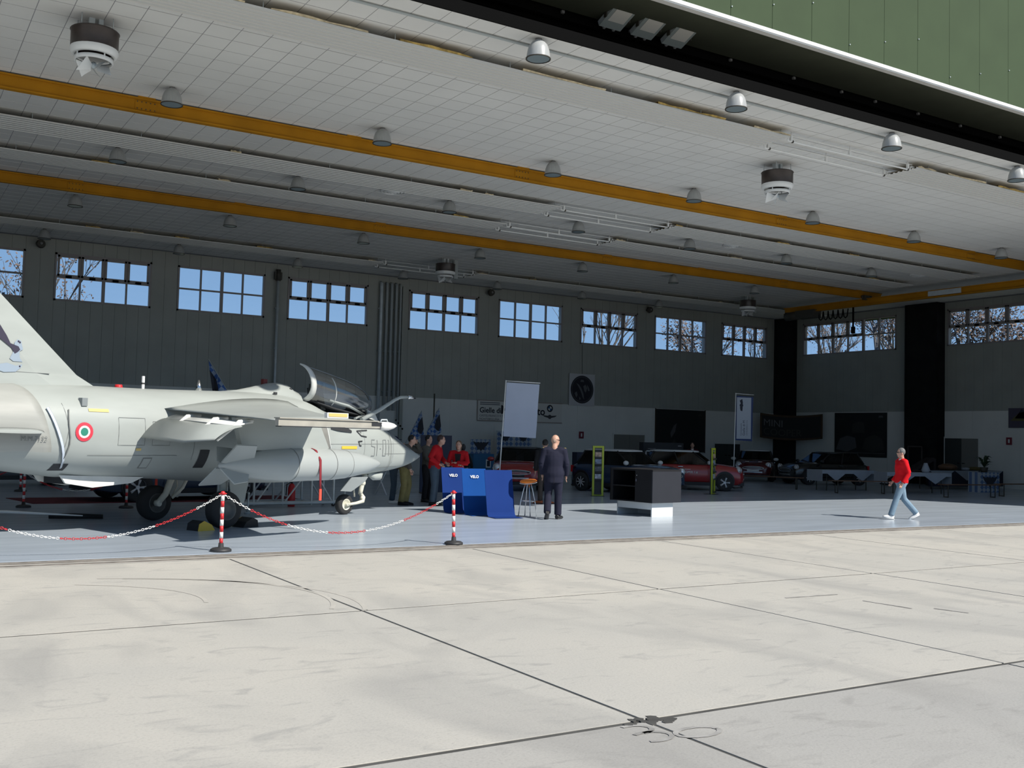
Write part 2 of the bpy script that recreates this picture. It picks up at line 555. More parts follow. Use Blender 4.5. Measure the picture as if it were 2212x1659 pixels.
# ---- clerestory windows
def bar(mb, u0, u1, z0, z1, d0, d1, at):
    if at == 'y': mb.bb((u0, YB+d0, z0), (u1, YB+d1, z1))
    else: mb.bb((XR+d0, u0, z0), (XR+d1, u1, z1))
def window(n, a, c, z0, z1, cols, at, sashes, label, group):
    root = thing('window_%d' % n, label, 'window', ((a+c)/2, YB, z0) if at == 'y' else (XR, (a+c)/2, z0), 0, group, 'structure')
    off = root.location
    def fin(mb, name, m):
        mb.v = [(p[0]-off[0], p[1]-off[1], p[2]-off[2]) for p in mb.v]
        return mb.build(name, m, root)
    q = MB(); t = 0.07
    for (u0, u1, w0, w1) in ((a, c, z0, z0+t), (a, c, z1-t, z1), (a, a+t, z0, z1), (c-t, c, z0, z1)):
        bar(q, u0, u1, w0, w1, -0.03, 0.12, at)
    fin(q, 'frame', m_frame)
    zm = z0+(z1-z0)*0.5
    cw = (c-a-2*t)/cols
    for i in range(1, cols):
        tw = 0.055 if i % 2 == 0 else 0.03
        q = MB(); u = a+t+cw*i; bar(q, u-tw, u+tw, z0+t, z1-t, 0.0, 0.10, at); fin(q, 'mullion', m_frame)
    q = MB(); bar(q, a+t, c-t, zm-0.03, zm+0.03, 0.005, 0.095, at); fin(q, 'transom', m_frame)
    for i in range(cols):
        u0, u1 = a+t+cw*i+0.02, a+t+cw*(i+1)-0.02
        for row in (0, 1):
            w0, w1 = (z0+t, zm-0.03) if row == 0 else (zm+0.03, z1-t)
            if row == 1 and (sashes is True or (isinstance(sashes, tuple) and i in sashes)):
                q = MB(); s_ = 0.075
                for (p0, p1, r0, r1) in ((u0, u1, w0, w0+s_), (u0, u1, w1-s_, w1), (u0, u0+s_, w0, w1), (u1-s_, u1, w0, w1)):
                    bar(q, p0, p1, r0, r1, -0.02, 0.06, at)
                sa = fin(q, 'sash', m_frame)
                q = MB(); um = (u0+u1)/2; bar(q, um-0.1, um+0.1, w0-0.05, w0+0.03, -0.06, -0.01, at)
                fin(q, 'latch', m_black)
            q = MB(); bar(q, u0, u1, w0, w1, 0.045, 0.051, at); fin(q, 'pane', m_pane)
    return root
gA, gB = 'rear wall windows with opening sashes', 'rear wall windows with fixed panes'
for k, (a, c) in enumerate(WIN):
    s_ = k in (1, 3, 4, 6, 8)
    window(k+1, a, c, WZ0, WZ1, 4, 'y', s_, 'high rear wall window with four opening sashes in its upper row' if s_ else 'high rear wall window of eight plain fixed panes', gA if s_ else gB)
window(10, 32.70, 38.60, RZ0, RZ1, 6, 'x', (2, 3, 4, 5), 'twelve-pane end wall window beside the rear corner column', None)
window(11, 24.0, 29.90, RZ0, RZ1, 6, 'x', True, 'twelve-pane end wall window above the half-open white double door', None)

# ---- doors
def door(n, u0, u1, zt, at, label, mats_, gap=0.0):
    root = thing('door_%d' % n, label, 'door', (u0, YB, 0) if at == 'y' else (XR, u0, 0), 0, None, 'structure')
    def put(a, c, z0, z1, d0, d1, nm, m):
        q = MB()
        if at == 'y': q.bb((a-u0, d0, z0), (c-u0, d1, z1))
        else: q.bb((d0, a-u0, z0), (d1, c-u0, z1))
        return q.build(nm, m, root)
    t = 0.06
    put(u0-t, u0, 0, zt+t, -0.05, 0.0, 'jamb', m_white_wall); put(u1, u1+t, 0, zt+t, -0.05, 0.0, 'jamb', m_white_wall)
    put(u0, u1, zt, zt+t, -0.05, 0.0, 'head', m_white_wall)
    um = (u0+u1)/2
    for (a, c, m) in ((u0+0.01, um-0.005, mats_[0]), (um+0.005, u1-0.01, mats_[1])):
        lf = put(a, c, 0.01, zt-0.01, -0.035, 0.0, 'leaf', m)
        q = MB(); hx = (um-0.12 if a < um-0.1 else um+0.12)-u0
        if at == 'y': q.box((hx, -0.06, 1.02), (0.12, 0.04, 0.03))
        else: q.box((-0.06, hx, 1.02), (0.04, 0.12, 0.03))
        q.build('handle', m_black, lf)
m_beige = mat('beige_door', (0.19, 0.185, 0.165), 0.6)
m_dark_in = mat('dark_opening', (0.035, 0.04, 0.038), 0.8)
door(1, 30.52, 32.42, 1.96, 'y', 'beige double door in the white part of the rear wall', (m_beige, m_beige))
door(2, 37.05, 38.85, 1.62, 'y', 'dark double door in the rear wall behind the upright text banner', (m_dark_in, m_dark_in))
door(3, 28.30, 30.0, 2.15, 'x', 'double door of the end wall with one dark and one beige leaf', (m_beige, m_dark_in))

# ---- ceiling of square tiles
b = MB(); b.bb((XL, 14.13, ZC+0.006), (XR+0.3, YB+0.3, ZC+0.15))
ceil = tag(b.build('ceiling', m_tilegap), 'white suspended tile ceiling of the hangar', 'ceiling', kind='structure')
TX, TY = 0.503, 0.545
tm = MB(); a, c = TX/2-0.006, TY/2-0.013
tm.add([(-a, -c, 0.006), (a, -c, 0.006), (a, c, 0.006), (-a, c, 0.006), (-a, -c, 0.001), (a, -c, 0.001), (a, c, 0.001), (-a, c, 0.001),
        (-a+.001, -c+.001, 0), (a-.001, -c+.001, 0), (a-.001, c-.001, 0), (-a+.001, c-.001, 0)],
       [(0,1,5,4),(1,2,6,5),(2,3,7,6),(3,0,4,7),(4,5,9,8),(5,6,10,9),(6,7,11,10),(7,4,8,11),(8,9,10,11)])
tile_me = tm.mesh('tile', m_tile)
def to_px(p):
    v = Vector(p) - Vector((0, 0, 1.76)); d = v.dot(fw)
    if d < 0.5: return None
    return 1106+F_PX*v.dot(rt2)/d, 829.5-F_PX*v.dot(up2)/d
cells = []
for i in range(-11, 71):
    for j in range(0, 48):
        x, y = 6.44+TX*(i+0.5), 14.125+TY*(j+0.5)
        if x > 41.9 or y > 39.9: continue
        p = [to_px((x+sx_*TX/2, y+sy_*TY/2, ZC)) for sx_, sy_ in ((-1, -1), (1, -1), (1, 1), (-1, 1))]
        ar = 0
        if all(p) and all(-10 < q[0] < 2222 and -5 < q[1] < 1659 for q in p):
            ar = abs(sum(p[k][0]*p[(k+1) % 4][1]-p[(k+1) % 4][0]*p[k][1] for k in range(4)))/2
        cells.append((ar, x, y))
cells.sort(reverse=True)
for ar, x, y in cells[:300]:
    link('tile', tile_me, ceil, (x, y, ZC))
rest = MB()
for ar, x, y in cells[300:]:
    rest.add([(q[0]+x, q[1]+y, q[2]+ZC) for q in tm.v], tm.f)
for i in range(1):
    rest.bb((XL, 14.13, ZC), (0.88, YB, ZC+0.006))
o = rest.build('tiles', m_tile, ceil); o['kind'] = 'stuff'
q = MB(); q.cyl((XL, 14.58, ZC-0.03), (36, 14.58, ZC-0.03), 0.022, n=8)
tag(q.build('conduit', m_pipe), 'thin grey conduit running along the front edge of the ceiling', 'pipe')

# ---- radiant heating strips hung under the ceiling
def radiant(x0, x1, y0, y1, z, label, group):
    root = thing('radiant_panel', label, 'heating panel', (x0, y0, z), 0, group)
    L, W = x1-x0, y1-y0
    prof = []
    n = 7
    for i in range(n):
        u = W*i/n
        prof += [(u, 0.0), (u+W/n*0.55, 0.0), (u+W/n*0.62, 0.022), (u+W/n*0.93, 0.022)]
    prof.append((W, 0.0))
    q = MB(); k = len(prof)
    q.add([(0, u, h) for u, h in prof]+[(L, u, h) for u, h in prof], [(i, i+1, k+i+1, k+i) for i in range(k-1)])
    q.build('ribbed_sheet', m_radiant, root)
    q = MB(); q.bb((0, -0.004, 0), (L, 0.0, 0.03)); q.bb((0, W, 0), (L, W+0.004, 0.03)); q.build('edge_strip', m_radiant, root)
    random.seed(int(x0*7+y0*13)); dens = 1.0 if y0 < 20 else 6.0
    u = 0.05
    while u < L-0.4:
        ln = random.uniform(0.5, 2.0) if y0 < 20 else random.uniform(0.15, 0.6)
        nn = 5; top = []; bot = []
        for i in range(nn+1):
            uu = min(u+ln*i/nn, L)
            top.append((uu, random.uniform(-0.04, 0.0), random.uniform(0.045, 0.075))); bot.append((uu, random.uniform(-0.03, 0.01), 0.028))
        bk = [(p[0], W-0.03, 0.06) for p in top]
        q = MB(); q.add(top+bot+bk, [(i, i+1, nn+2+i, nn+1+i) for i in range(nn)]+[(i, i+1, 2*nn+3+i, 2*nn+2+i) for i in range(nn)])
        q.build('insulation', m_insul if random.random() < 0.6 else m_insul2, root)
        u += ln+random.uniform(0.05, 1.3)*dens
    for u in [0.6+2.25*i for i in range(int(L/2.25)+1)]:
        for v in (0.12, W-0.12):
            if u < L:
                q = MB(); q.cyl((u, v, 0.02), (u, v, ZC-z), 0.008, n=6); q.build('hanger', m_galv, root)
ROWS = [(15.36, 16.27, 'first'), (23.9, 25.0, 'second'), (26.85, 27.75, 'third'), (35.9, 36.9, 'last')]
for y0, y1, nm in ROWS:
    g = 'ribbed heating strips under the ceiling'
    near = {'first': 'before the brown fans', 'second': 'behind the first yellow beam', 'third': 'before the second yellow beam', 'last': 'near the rear windows'}[nm]
    radiant(XL, 16.25, y0, y1, 8.22, 'ribbed white heating strip ' + near + ', jet side of its gap', g)
    radiant(20.4, 35.5 if nm != 'last' else 41, y0, y1, 8.22, 'ribbed white heating strip ' + near + ', end wall side of its gap', g)
    root = thing('heating_pipes', 'thin white pipe pair bridging the heating strip ' + near, 'pipe', (16.25, y0, 8.22), 0, 'pipe pairs between heating strips')
    for v in (0.12, y1-y0-0.12):
        q = MB(); q.tube([(-0.12, v, 0.05), (0.05, v, 0.05), (0.06, v, -0.03), (0.12, v, -0.03), (4.02, v, -0.03), (4.08, v, -0.03), (4.1, v, 0.05), (4.3, v, 0.05)], 0.02, 8)
        q.cyl((0, v, 0.1), (4.15, v, 0.1), 0.013, n=6)
        pp = q.build('pipe', m_white, root)
        for u in (0.16, 2.0, 4.0):
            q = MB(); q.cyl((u, v, -0.03), (u, v, ZC-8.222), 0.008, n=6); q.box((u, v, 0.03), (0.05, 0.05, 0.14)); q.build('bracket', m_white, pp)
        for u in (0.2, 4.0):
            q = MB(); q.ball((u, v, -0.03), 0.035, 8, 6); q.build('valve', m_greasy, pp)

# ---- crane beams
def ibeam(root, L, along, h, wd, m, nm='beam_section'):
    q = MB(); t = 0.035
    for (c0, c1, z0, z1) in ((-wd/2, wd/2, 0, t), (-wd/2, wd/2, h-t, h), (-0.02, 0.02, t, h-t)):
        if along == 'x': q.bb((0, c0, z0), (L, c1, z1))
        else: q.bb((c0, 0, z0), (c1, L, z1))
    return q.build(nm, m, root)
def runway(y, label):
    root = thing('crane_beam', label, 'crane beam', (XL, y, 8.075), 0, 'yellow crane runway beams')
    L = 37.4-XL; h = 0.3; wd = 0.13
    ibeam(root, L, 'x', h, wd, m_yellow)
    q = MB(); q.bb((0, -0.07, h), (L, 0.07, h+0.014)); q.build('top_plate', m_greasy, root)
    u = 4.4-XL
    for k in range(-4, 8):
        uu = u+4.5*k
        if 0 < uu < L:
            q = MB(); q.box((uu, 0, h+0.012), (0.34, 0.17, 0.024))
            q.build('hanger_bracket', m_yellow, root)
            if k % 2 == 0:
                q = MB(); q.box((uu, -0.026, h/2), (0.42, 0.012, 0.19))
                sp = q.build('splice_plate', m_yellow, root)
                q = MB()
                for i in range(5):
                    for zz in (h/2-0.07, h/2+0.07): q.cyl((uu-0.17+0.085*i, -0.045, zz), (uu-0.17+0.085*i, -0.03, zz), 0.012, n=6)
                q.build('bolts', m_greasy, sp)
    return root
runway(21.5, 'long yellow steel crane beam under the ceiling behind the large brown fans')
runway(29.95, 'long yellow steel crane beam under the ceiling nearer the rear windows')
br = thing('crane_bridge', 'yellow crane bridge across the beams near the end wall with dark hoist cables', 'crane', (36.3, 17.5, 7.76))
ibeam(br, 17.0, 'y', 0.3, 0.2, m_yellow, 'girder')
for y in (21.5, 29.95):
    q = MB(); q.box((0, y-17.5-0.16, 0.33), (0.5, 0.12, 0.2)); q.cyl((-0.2, y-17.5-0.15, 0.36), (-0.2, y-17.5-0.08, 0.36), 0.07, n=12); q.cyl((0.2, y-17.5-0.15, 0.36), (0.2, y-17.5-0.08, 0.36), 0.07, n=12); q.build('end_carriage', m_greasy, br)
q = MB(); q.box((0.0, 15.6, -0.1), (0.5, 1.1, 0.36)); q.cyl((0, 16.2, -0.1), (0, 16.9, -0.1), 0.2, n=16); hoist = q.build('hoist', m_greasy, br)
q = MB()
for i in range(6):
    yy = 13.4+0.28*i
    q.tube([(0.12, yy, -0.02), (0.12, yy+0.05, -0.35), (0.12, yy+0.14, -0.42), (0.12, yy+0.23, -0.35), (0.12, yy+0.28, -0.02)], 0.025, 6)
q.build('festoon_cable', m_black, hoist)
q = MB(); q.cyl((0.1, 13.1, 0), (0.1, 13.1, -0.9), 0.04, n=8); q.box((0.1, 13.1, -1.0), (0.14, 0.12, 0.3)); q.build('pendant', m_black, hoist)
q = MB(); q.box((-0.13, 8.4, 0.16), (0.02, 1.5, 0.2)); q.build('plate', m_galv, br)

# ---- bell lamps
def bell():
    root = thing('bell_lamp', 'clear bell-shaped lamp hanging from the white tile ceiling', 'lamp', (0, 0, ZC), 0, 'bell lamps in rows on the ceiling')
    q = MB(); q.lathe([(0.06, -0.03), (0.11, -0.06), (0.155, -0.12), (0.183, -0.20), (0.196, -0.28), (0.202, -0.34)], 20); q.build('shade', m_lampglass, root)
    q = MB(); q.lathe([(0.198, -0.335), (0.212, -0.335), (0.212, -0.352), (0.195, -0.352)], 20); q.build('rim', m_greasy, root)
    q = MB(); q.lathe([(0.0, -0.345), (0.19, -0.345)], 20); q.build('lens', m_lamplens, root)
    q = MB(); q.cyl((0, 0, 0), (0, 0, -0.09), 0.055, 0.07, 12); q.build('cap', m_grey, root)
    q = MB(); q.ball((0, 0, -0.2), (0.045, 0.045, 0.09), 8, 6); q.build('bulb', m_white, root)
    return root
lamp0 = None
for y, ks, lb in ((14.28, range(1, 5), 'at the front edge of the ceiling'), (20.5, range(0, 7), 'just before the first yellow beam'), (25.75, range(0, 7), 'between the second and third heating strips'), (31.8, range(0, 7), 'just behind the second yellow beam'), (38.1, range(0, 7), 'close above the rear wall windows')):
    for k in ks:
        if lamp0 is None: lamp0 = o = bell()
        else: o = copy_tree(lamp0)
        o.location = (4.68+4.49*k, y, ZC)
        o['label'] = 'clear bell-shaped lamp hanging '+lb; o['group'] = 'bell lamps '+lb

# ---- ceiling fans, air outlets
m_brown = mat('fan_drum', (0.045, 0.034, 0.03), 0.35, var=0.3, scale=4)
def fan(loc, label, boxed=False):
    root = thing('ceiling_fan', label, 'fan', loc, 0, 'drum fans under the ceiling')
    R = 0.37
    q = MB(); q.lathe([(R*0.3, -0.20), (R, -0.20), (R+0.015, -0.215), (R, -0.23), (R, -0.52)], 28); q.build('drum', m_brown, root)
    q = MB(); q.lathe([(R, -0.50), (R+0.01, -0.54), (R-0.02, -0.60), (R-0.07, -0.62), (R-0.07, -0.6), (R-0.05, -0.52)], 28); rg = q.build('collar', m_white, root)
    q = MB(); q.lathe([(R-0.09, -0.65), (R-0.07, -0.655), (R-0.07, -0.72), (R-0.09, -0.72), (R-0.09, -0.65)], 28); q.build('lower_ring', m_white, root)
    for i in range(4):
        a = i*PI/2+0.4
        q = MB(); q.cyl(((R-0.075)*math.cos(a), (R-0.075)*math.sin(a), -0.6), ((R-0.075)*math.cos(a), (R-0.075)*math.sin(a), -0.7), 0.012, n=6); q.build('spacer', m_white, rg)
    q = MB(); q.ball((0, 0, -0.76), 0.055, 10, 8); hub = q.build('hub', m_galv, root)
    for i in range(5):
        a0 = i*2*PI/5
        q = MB(); vs = []
        for u in range(4):
            r = 0.05+0.23*u/3
            for s_ in (-1, 1):
                a = a0+s_*(0.28+0.14*u/3)
                vs.append((r*math.cos(a), r*math.sin(a), -0.80+s_*0.085*(0.5+u/4)))
        q.add(vs+[(x, y, z-0.006) for x, y, z in vs], [(2*u, 2*u+1, 2*u+3, 2*u+2) for u in range(3)]+[(8+2*u, 8+2*u+2, 8+2*u+3, 8+2*u+1) for u in range(3)], 0, True)
        q.build('blade', m_white, root)
    for (x, y) in ((0.24, 0.2), (-0.24, 0.2), (0.24, -0.2), (-0.24, -0.2)):
        q = MB(); q.cyl((x, y, -0.2), (x, y, 0), 0.008, n=6); q.build('rod', m_galv, root)
    q = MB(); q.box((0.08, 0, -0.1), (0.07, 0.12, 0.2)); q.box((-0.06, 0, -0.1), (0.09, 0.1, 0.2)); q.build('bracket', m_galv, root)
    if boxed:
        q = MB(); q.box((0.47, 0.1, -0.35), (0.16, 0.16, 0.72)); q.box((0.3, 0.1, -0.5), (0.3, 0.05, 0.06)); q.build('control_box', m_pipe, root)
fan((2.8, 17.8, ZC), 'brown drum ceiling fan with white blades above the jet tail')
fan((18.1, 17.5, ZC), 'brown drum ceiling fan with white blades beside the pipe gap of the heating strip')
fan((18.2, 34.5, ZC), 'dark drum ceiling fan with a grey control box in front of the wall pipes', True)
fan((33.8, 34.4, ZC), 'dark drum ceiling fan hanging before the leafy rear corner windows', True)
for x, nm in ((11.85, 'above the open cockpit of the jet'), (24.5, 'between the pipe gap and the crane bridge'), (34.3, 'next to the crane bridge')):
    root = thing('air_outlet', 'round white ringed air outlet in the ceiling ' + nm, 'vent', (x, 25.65, ZC), 0, 'round air outlets')
    for i, r in enumerate((0.36, 0.27, 0.18, 0.1)):
        q = MB(); q.lathe([(r, 0.0), (r+0.005, -0.03-0.012*i), (r-0.05, -0.06-0.012*i), (r-0.06, -0.05-0.012*i), (r-0.03, -0.01)], 28); q.build('ring', m_white, root)

# ---- door head: soffit, tracks, green facade
b = MB(); b.bb((XL-4, 14.06, 9.63), (46, 15.49, 9.76))
sof = tag(b.build('trim_2', m_dkgreen), 'dark green soffit under the overhanging facade', 'soffit', kind='structure')
b = MB(); b.bb((XL-4, 15.49, 9.70), (46, 17.4, 9.80)); b.bb((XL-4, 17.3, 8.42), (46, 17.4, 9.80)); b.bb((XL-4, 14.13, 8.56), (46, 17.3, 8.60)); b.bb((XL-4, 14.095, 8.395), (46, 14.125, 8.60))
trk = tag(b.build('trim_3', m_black), 'black recess of the sliding door tracks above the ceiling edge', 'door track', kind='structure')
for y in (15.67, 15.98, 16.35, 16.7):
    b = MB(); b.bb((XL-4, y-0.04, 9.52), (46, y+0.04, 9.70)); b.build('track', m_black, trk)
for k in range(-8, 24):
    b = MB(); b.box((4.5+1.5*k+random.uniform(-.3, .3), 15.57, 9.62), (0.06, 0.05, 0.05)); b.build('clip', m_grey, trk)
b = MB(); b.bb((XL-4, 14.06, 9.66), (46, 14.4, 15.0)); b.bb((XL-4, 14.4, 14.7), (46, 41, 15.0))
b.bb((32.3, 14.06, -0.2), (46, 14.5, 9.66)); b.bb((XL-4, 14.06, -0.2), (-13, 14.5, 9.66))
b.bb((XL-4, 40.3, 8.6), (46, 40.6, 15.0)); b.bb((45.7, 14.4, 8.5), (46, 40.6, 15.0)); b.bb((XL-4, 14.4, -0.2), (XL-3.8, 40.6, 15.0))
wf = tag(b.build('wall_front', m_green), 'green ribbed facade above the open hangar door', 'wall', kind='structure')
pm = MB(); g = 0.54-0.0012
pm.add([(-g, .05, -2.45), (g, .05, -2.45), (g, .05, 2.45), (-g, .05, 2.45), (-g, .012, -2.45), (g, .012, -2.45), (g, .012, 2.45), (-g, .012, 2.45), (-g+.006, 0.006, -2.45), (g-.006, 0.006, -2.45), (g-.006, 0.006, 2.45), (-g+.006, 0.006, 2.45)],
       [(0,1,5,4),(1,2,6,5),(2,3,7,6),(3,0,4,7),(4,5,9,8),(5,6,10,9),(6,7,11,10),(7,4,8,11),(8,9,10,11)])
pmm = pm.mesh('facade_panel', m_green)
for k in range(-8, 18):
    link('facade_panel', pmm, wf, (13.23+1.08*k+0.54, 14.005, 12.12))
for k in range(-2, 9):
    b = MB(); b.cyl((13.25+1.08*k, 13.99, 9.85+0.3*(k % 3)), (13.25+1.08*k, 14.01, 9.85+0.3*(k % 3)), 0.012, n=6); b.build('rivet', m_galv, wf)
b = MB(); b.bb((XL-4, 13.95, 9.567), (46, 14.06, 9.635)); b.bb((XL-4, 13.97, 9.546), (46, 14.10, 9.567))
tag(b.build('trim_4', m_white), 'white metal drip edge along the bottom of the green facade', 'trim', kind='structure')
for i, x in enumerate((11.44, 12.19, 12.95)):
    root = thing('floodlight', 'square white floodlight under the dark green soffit', 'floodlight', (x, 15.13, 9.555), 0, 'three floodlights under the soffit')
    R = RX(0.38)
    q = MB(); q.box((0, 0, 0.05), (0.5, 0.5, 0.09)); q.xf(R.inverted()); hs = q.build('housing', m_galv, root)
    q = MB(); q.bb((-0.25, -0.25, -0.01), (0.25, 0.25, 0.0)); q.xf(R.inverted()); fr = q.build('face_frame', mat('flood_frame', (0.34, 0.39, 0.385), 0.5), root)
    q = MB(); q.bb((-0.17, -0.23, -0.016), (0.19, 0.07, -0.011)); q.xf(R.inverted()); q.build('lens', mat('flood_lens', (0.74, 0.73, 0.68), 0.25), fr)
    q = MB(); q.box((-0.12, 0.26, 0.0), (0.05, 0.04, 0.05)); q.box((0.1, 0.26, 0.0), (0.05, 0.04, 0.05)); q.xf(R.inverted()); q.build('clip', m_grey, fr)
    q = MB(); q.box((-0.27, 0, 0.06), (0.02, 0.08, 0.16)); q.box((0.27, 0, 0.06), (0.02, 0.08, 0.16)); q.build('yoke', m_greasy, root)

# ---- pipes on the rear wall
root = thing('drain_pipe', 'single galvanised pipe running up the rear wall between two windows', 'pipe', (13.5, 39.82, 0))
q = MB(); q.cyl((0, 0, 0), (0, 0, 8.0), 0.055, n=12); q.build('pipe', m_galv, root)
q = MB(); q.box((0, 0.03, 7.9), (0.3, 0.12, 0.3)); q.cyl((0, 0, 7.7), (0, 0, 8.15), 0.1, n=12); q.build('funnel', m_greasy, root)
for z in (3.4, 5.0, 6.6):
    q = MB(); q.box((0, 0.03, z), (0.18, 0.1, 0.05)); q.build('clamp', m_pipe, root)
for i, (x, z0, r) in enumerate(((18.02, 0.0, 0.075), (18.28, 2.9, 0.06), (18.5, 2.7, 0.06), (18.72, 2.7, 0.06), (18.92, 2.2, 0.045))):
    root = thing('wall_pipe', 'grey vertical pipe ending above the white panels in the pipe row' if i else 'pale vertical pipe reaching the floor at the end of the pipe row', 'pipe', (x, 39.86, 0), 0, 'row of vertical wall pipes')
    q = MB(); q.tube([(0, 0, z0), (0, 0, 7.9), (0, 0.0, 8.05), (0, 0.12, 8.1)], r, 12); q.build('pipe', m_pipe if i else m_galv, root)
    for z in (3.5, 5.2, 7.0):
        q = MB(); q.box((0, 0.06, z), (r*2.6, 0.12, 0.05)); q.build('clamp', m_pipe, root)
root = thing('cable_duct', 'flat grey cable duct beside the five wall pipes', 'duct', (19.1, 39.93, 0))
q = MB(); q.bb((-0.07, -0.04, 1.3), (0.07, 0.07, 8.0)); q.build('duct', m_clad, root)
for i in range(4):
    q = MB(); q.ball((-0.22+0.1*i, -0.06, 2.3-0.12*i), 0.04, 8, 6); q.build('socket', m_black, root)

for x, nm in ((4.78, 'beside the window above the jet tail'), (23.3, 'left of the middle fixed-pane window'), (32.4, 'right of the window with the bare tree')):
    root = thing('wall_heater', 'small dark round wall heater '+nm, 'heater', (x, 39.62, 8.14), 0, 'small dark wall heaters')
    q = MB(); q.cyl((0, 0.0, 0), (0, 0.14, 0), 0.13, 0.16, n=16); q.build('housing', m_greasy, root)
    q = MB(); q.box((0, 0.24, 0), (0.06, 0.22, 0.06)); q.build('bracket', m_black, root)
    q = MB(); q.ball((0, -0.01, 0), (0.05, 0.03, 0.05), 8, 6); q.build('hub', m_grey, root)
# ================================================================== JET
m_jet = mat('jet_grey', (0.335, 0.36, 0.345), 0.42, var=0.07, scale=1.3, stretch=(0.6, 1, 2.2), spec=0.4)
m_jet_dirty = mat('jet_grey_stained', (0.318, 0.325, 0.305), 0.5, var=0.14, scale=1.6, stretch=(0.5, 1, 3))
m_jet_dark = mat('jet_radome', (0.20, 0.22, 0.225), 0.45, var=0.06, scale=2)
m_jet_white = mat('jet_white', (0.62, 0.63, 0.60), 0.45, var=0.08, scale=4)
m_jet_line = mat('jet_line', (0.17, 0.18, 0.175), 0.6)
m_jet_hole = mat('jet_hole', (0.02, 0.022, 0.026), 0.7)
m_tank = mat('tank_grey', (0.34, 0.365, 0.36), 0.4, var=0.06, scale=1.6, stretch=(0.5, 1, 1))
m_strut = mat('gear_cream', (0.62, 0.60, 0.50), 0.4, var=0.08, scale=9)
m_canopy = glass('canopy_glass', (0.86, 0.88, 0.90), 0.22, 0.12)
m_amber = mat('amber_plate', (0.62, 0.46, 0.16), 0.5)
m_yel = mat('yellow_plate', (0.72, 0.46, 0.05), 0.5)
m_tyre_r = mat('tyre', (0.025, 0.025, 0.026), 0.85)
m_hub = mat('wheel_hub', (0.10, 0.10, 0.095), 0.5, 0.3)
jet = thing('jet_aircraft', 'light grey single-engine jet fighter with raised canopy parked in the hangar door', 'aircraft', (5.035, 19.285, 0), math.radians(21))

#      x     top   bot   half width
FUS = [(7.0, 1.245, 1.225, 0.010), (6.88, 1.29, 1.17, 0.05), (6.66, 1.375, 1.09, 0.105), (6.34, 1.50, 1.01, 0.17), (5.8, 1.745, 0.925, 0.28), (5.2, 1.95, 0.87, 0.40),
       (4.6, 2.04, 0.82, 0.50), (3.9, 2.10, 0.775, 0.62), (3.3, 2.20, 0.75, 0.70), (2.75, 2.36, 0.73, 0.82), (2.1, 2.46, 0.72, 0.93), (1.3, 2.48, 0.73, 0.98),
       (0.3, 2.46, 0.77, 0.99), (-1.2, 2.43, 0.85, 0.97), (-2.65, 2.42, 0.88, 0.92), (-3.8, 2.37, 1.0, 0.83), (-4.8, 2.27, 1.15, 0.70), (-5.8, 2.12, 1.32, 0.52), (-6.3, 2.05, 1.40, 0.44)]
def fus(x):
    P = FUS
    if x >= P[0][0]: return P[0][1:]
    for i in range(len(P)-1):
        if P[i][0] >= x >= P[i+1][0]:
            t = (P[i][0]-x)/(P[i][0]-P[i+1][0])
            p0, p1, p2, p3 = P[max(i-1, 0)], P[i], P[i+1], P[min(i+2, len(P)-1)]
            out = []
            for k in (1, 2, 3):
                m1 = (p2[k]-p0[k])/max(abs(p2[0]-p0[0]), 1e-6)*abs(p2[0]-p1[0]); m2 = (p3[k]-p1[k])/max(abs(p3[0]-p1[0]), 1e-6)*abs(p2[0]-p1[0])
                out.append((2*t**3-3*t**2+1)*p1[k]+(t**3-2*t**2+t)*m1+(-2*t**3+3*t**2)*p2[k]+(t**3-t**2)*m2)
            return out
    return P[-1][1:]
NEXP = 2.35
def section(x, n=40, grow=0.0):
    tp, bt, hw = fus(x)
    zc = bt+(tp-bt)*0.50
    out = []
    for j in range(n):
        t = 2*PI*j/n
        c, s_ = math.cos(t), math.sin(t)
        y = (hw+grow)*math.copysign(abs(c)**(2/NEXP), c)
        h = (tp-zc if s_ >= 0 else zc-bt)+grow
        out.append((x, y, zc+h*math.copysign(abs(s_)**(2/NEXP), s_)))
    return out
def surf(x, z, off=0.006, side=-1):
    tp, bt, hw = fus(x)
    zc = bt+(tp-bt)*0.50
    h = tp-zc if z >= zc else zc-bt
    r = min(abs(z-zc)/max(h, 1e-4), 0.995)
    return side*(hw*(1-r**NEXP)**(1/NEXP)+off)
def frange(a, b, n): return [a+(b-a)*i/n for i in range(n+1)]
q = MB(); q.loft([section(x) for x in frange(5.55, -4.6, 76)]); q.build('fuselage', m_jet, jet)
q = MB(); q.loft([section(x) for x in [7.0, 6.96, 6.9]+frange(6.82, 5.55, 18)]); q.build('nose_cone', m_jet, jet)
q = MB(); q.loft([section(x, 40, 0.006) for x in frange(5.62, 6.5, 14)], closed=True, cap=False)
q.f = [f for f in q.f if sum(q.v[i][2] for i in f)/len(f) > fus(sum(q.v[i][0] for i in f)/len(f))[1]+(fus(sum(q.v[i][0] for i in f)/len(f))[0]-fus(sum(q.v[i][0] for i in f)/len(f))[1])*0.80]
q.mi = [0]*len(q.f); q.sm = [True]*len(q.f)
q.build('anti_glare_panel', m_jet_dark, jet)
q = MB(); q.loft([[(p[0]-0.32*(p[2]-1.7)*(x+6.3)/2.8, p[1], p[2]) for p in section(x, 40, 0.012)] for x in frange(-3.62, -6.3, 20)]); q.build('tail_section', m_jet_dirty, jet)
q = MB(); q.lathe([(0.46, 0), (0.40, 0.25), (0.34, 0.3), (0.30, 0.0)], 28, T(-6.25, 0, 1.72) @ RY(-PI/2)); q.build('exhaust_nozzle', m_hub, jet)
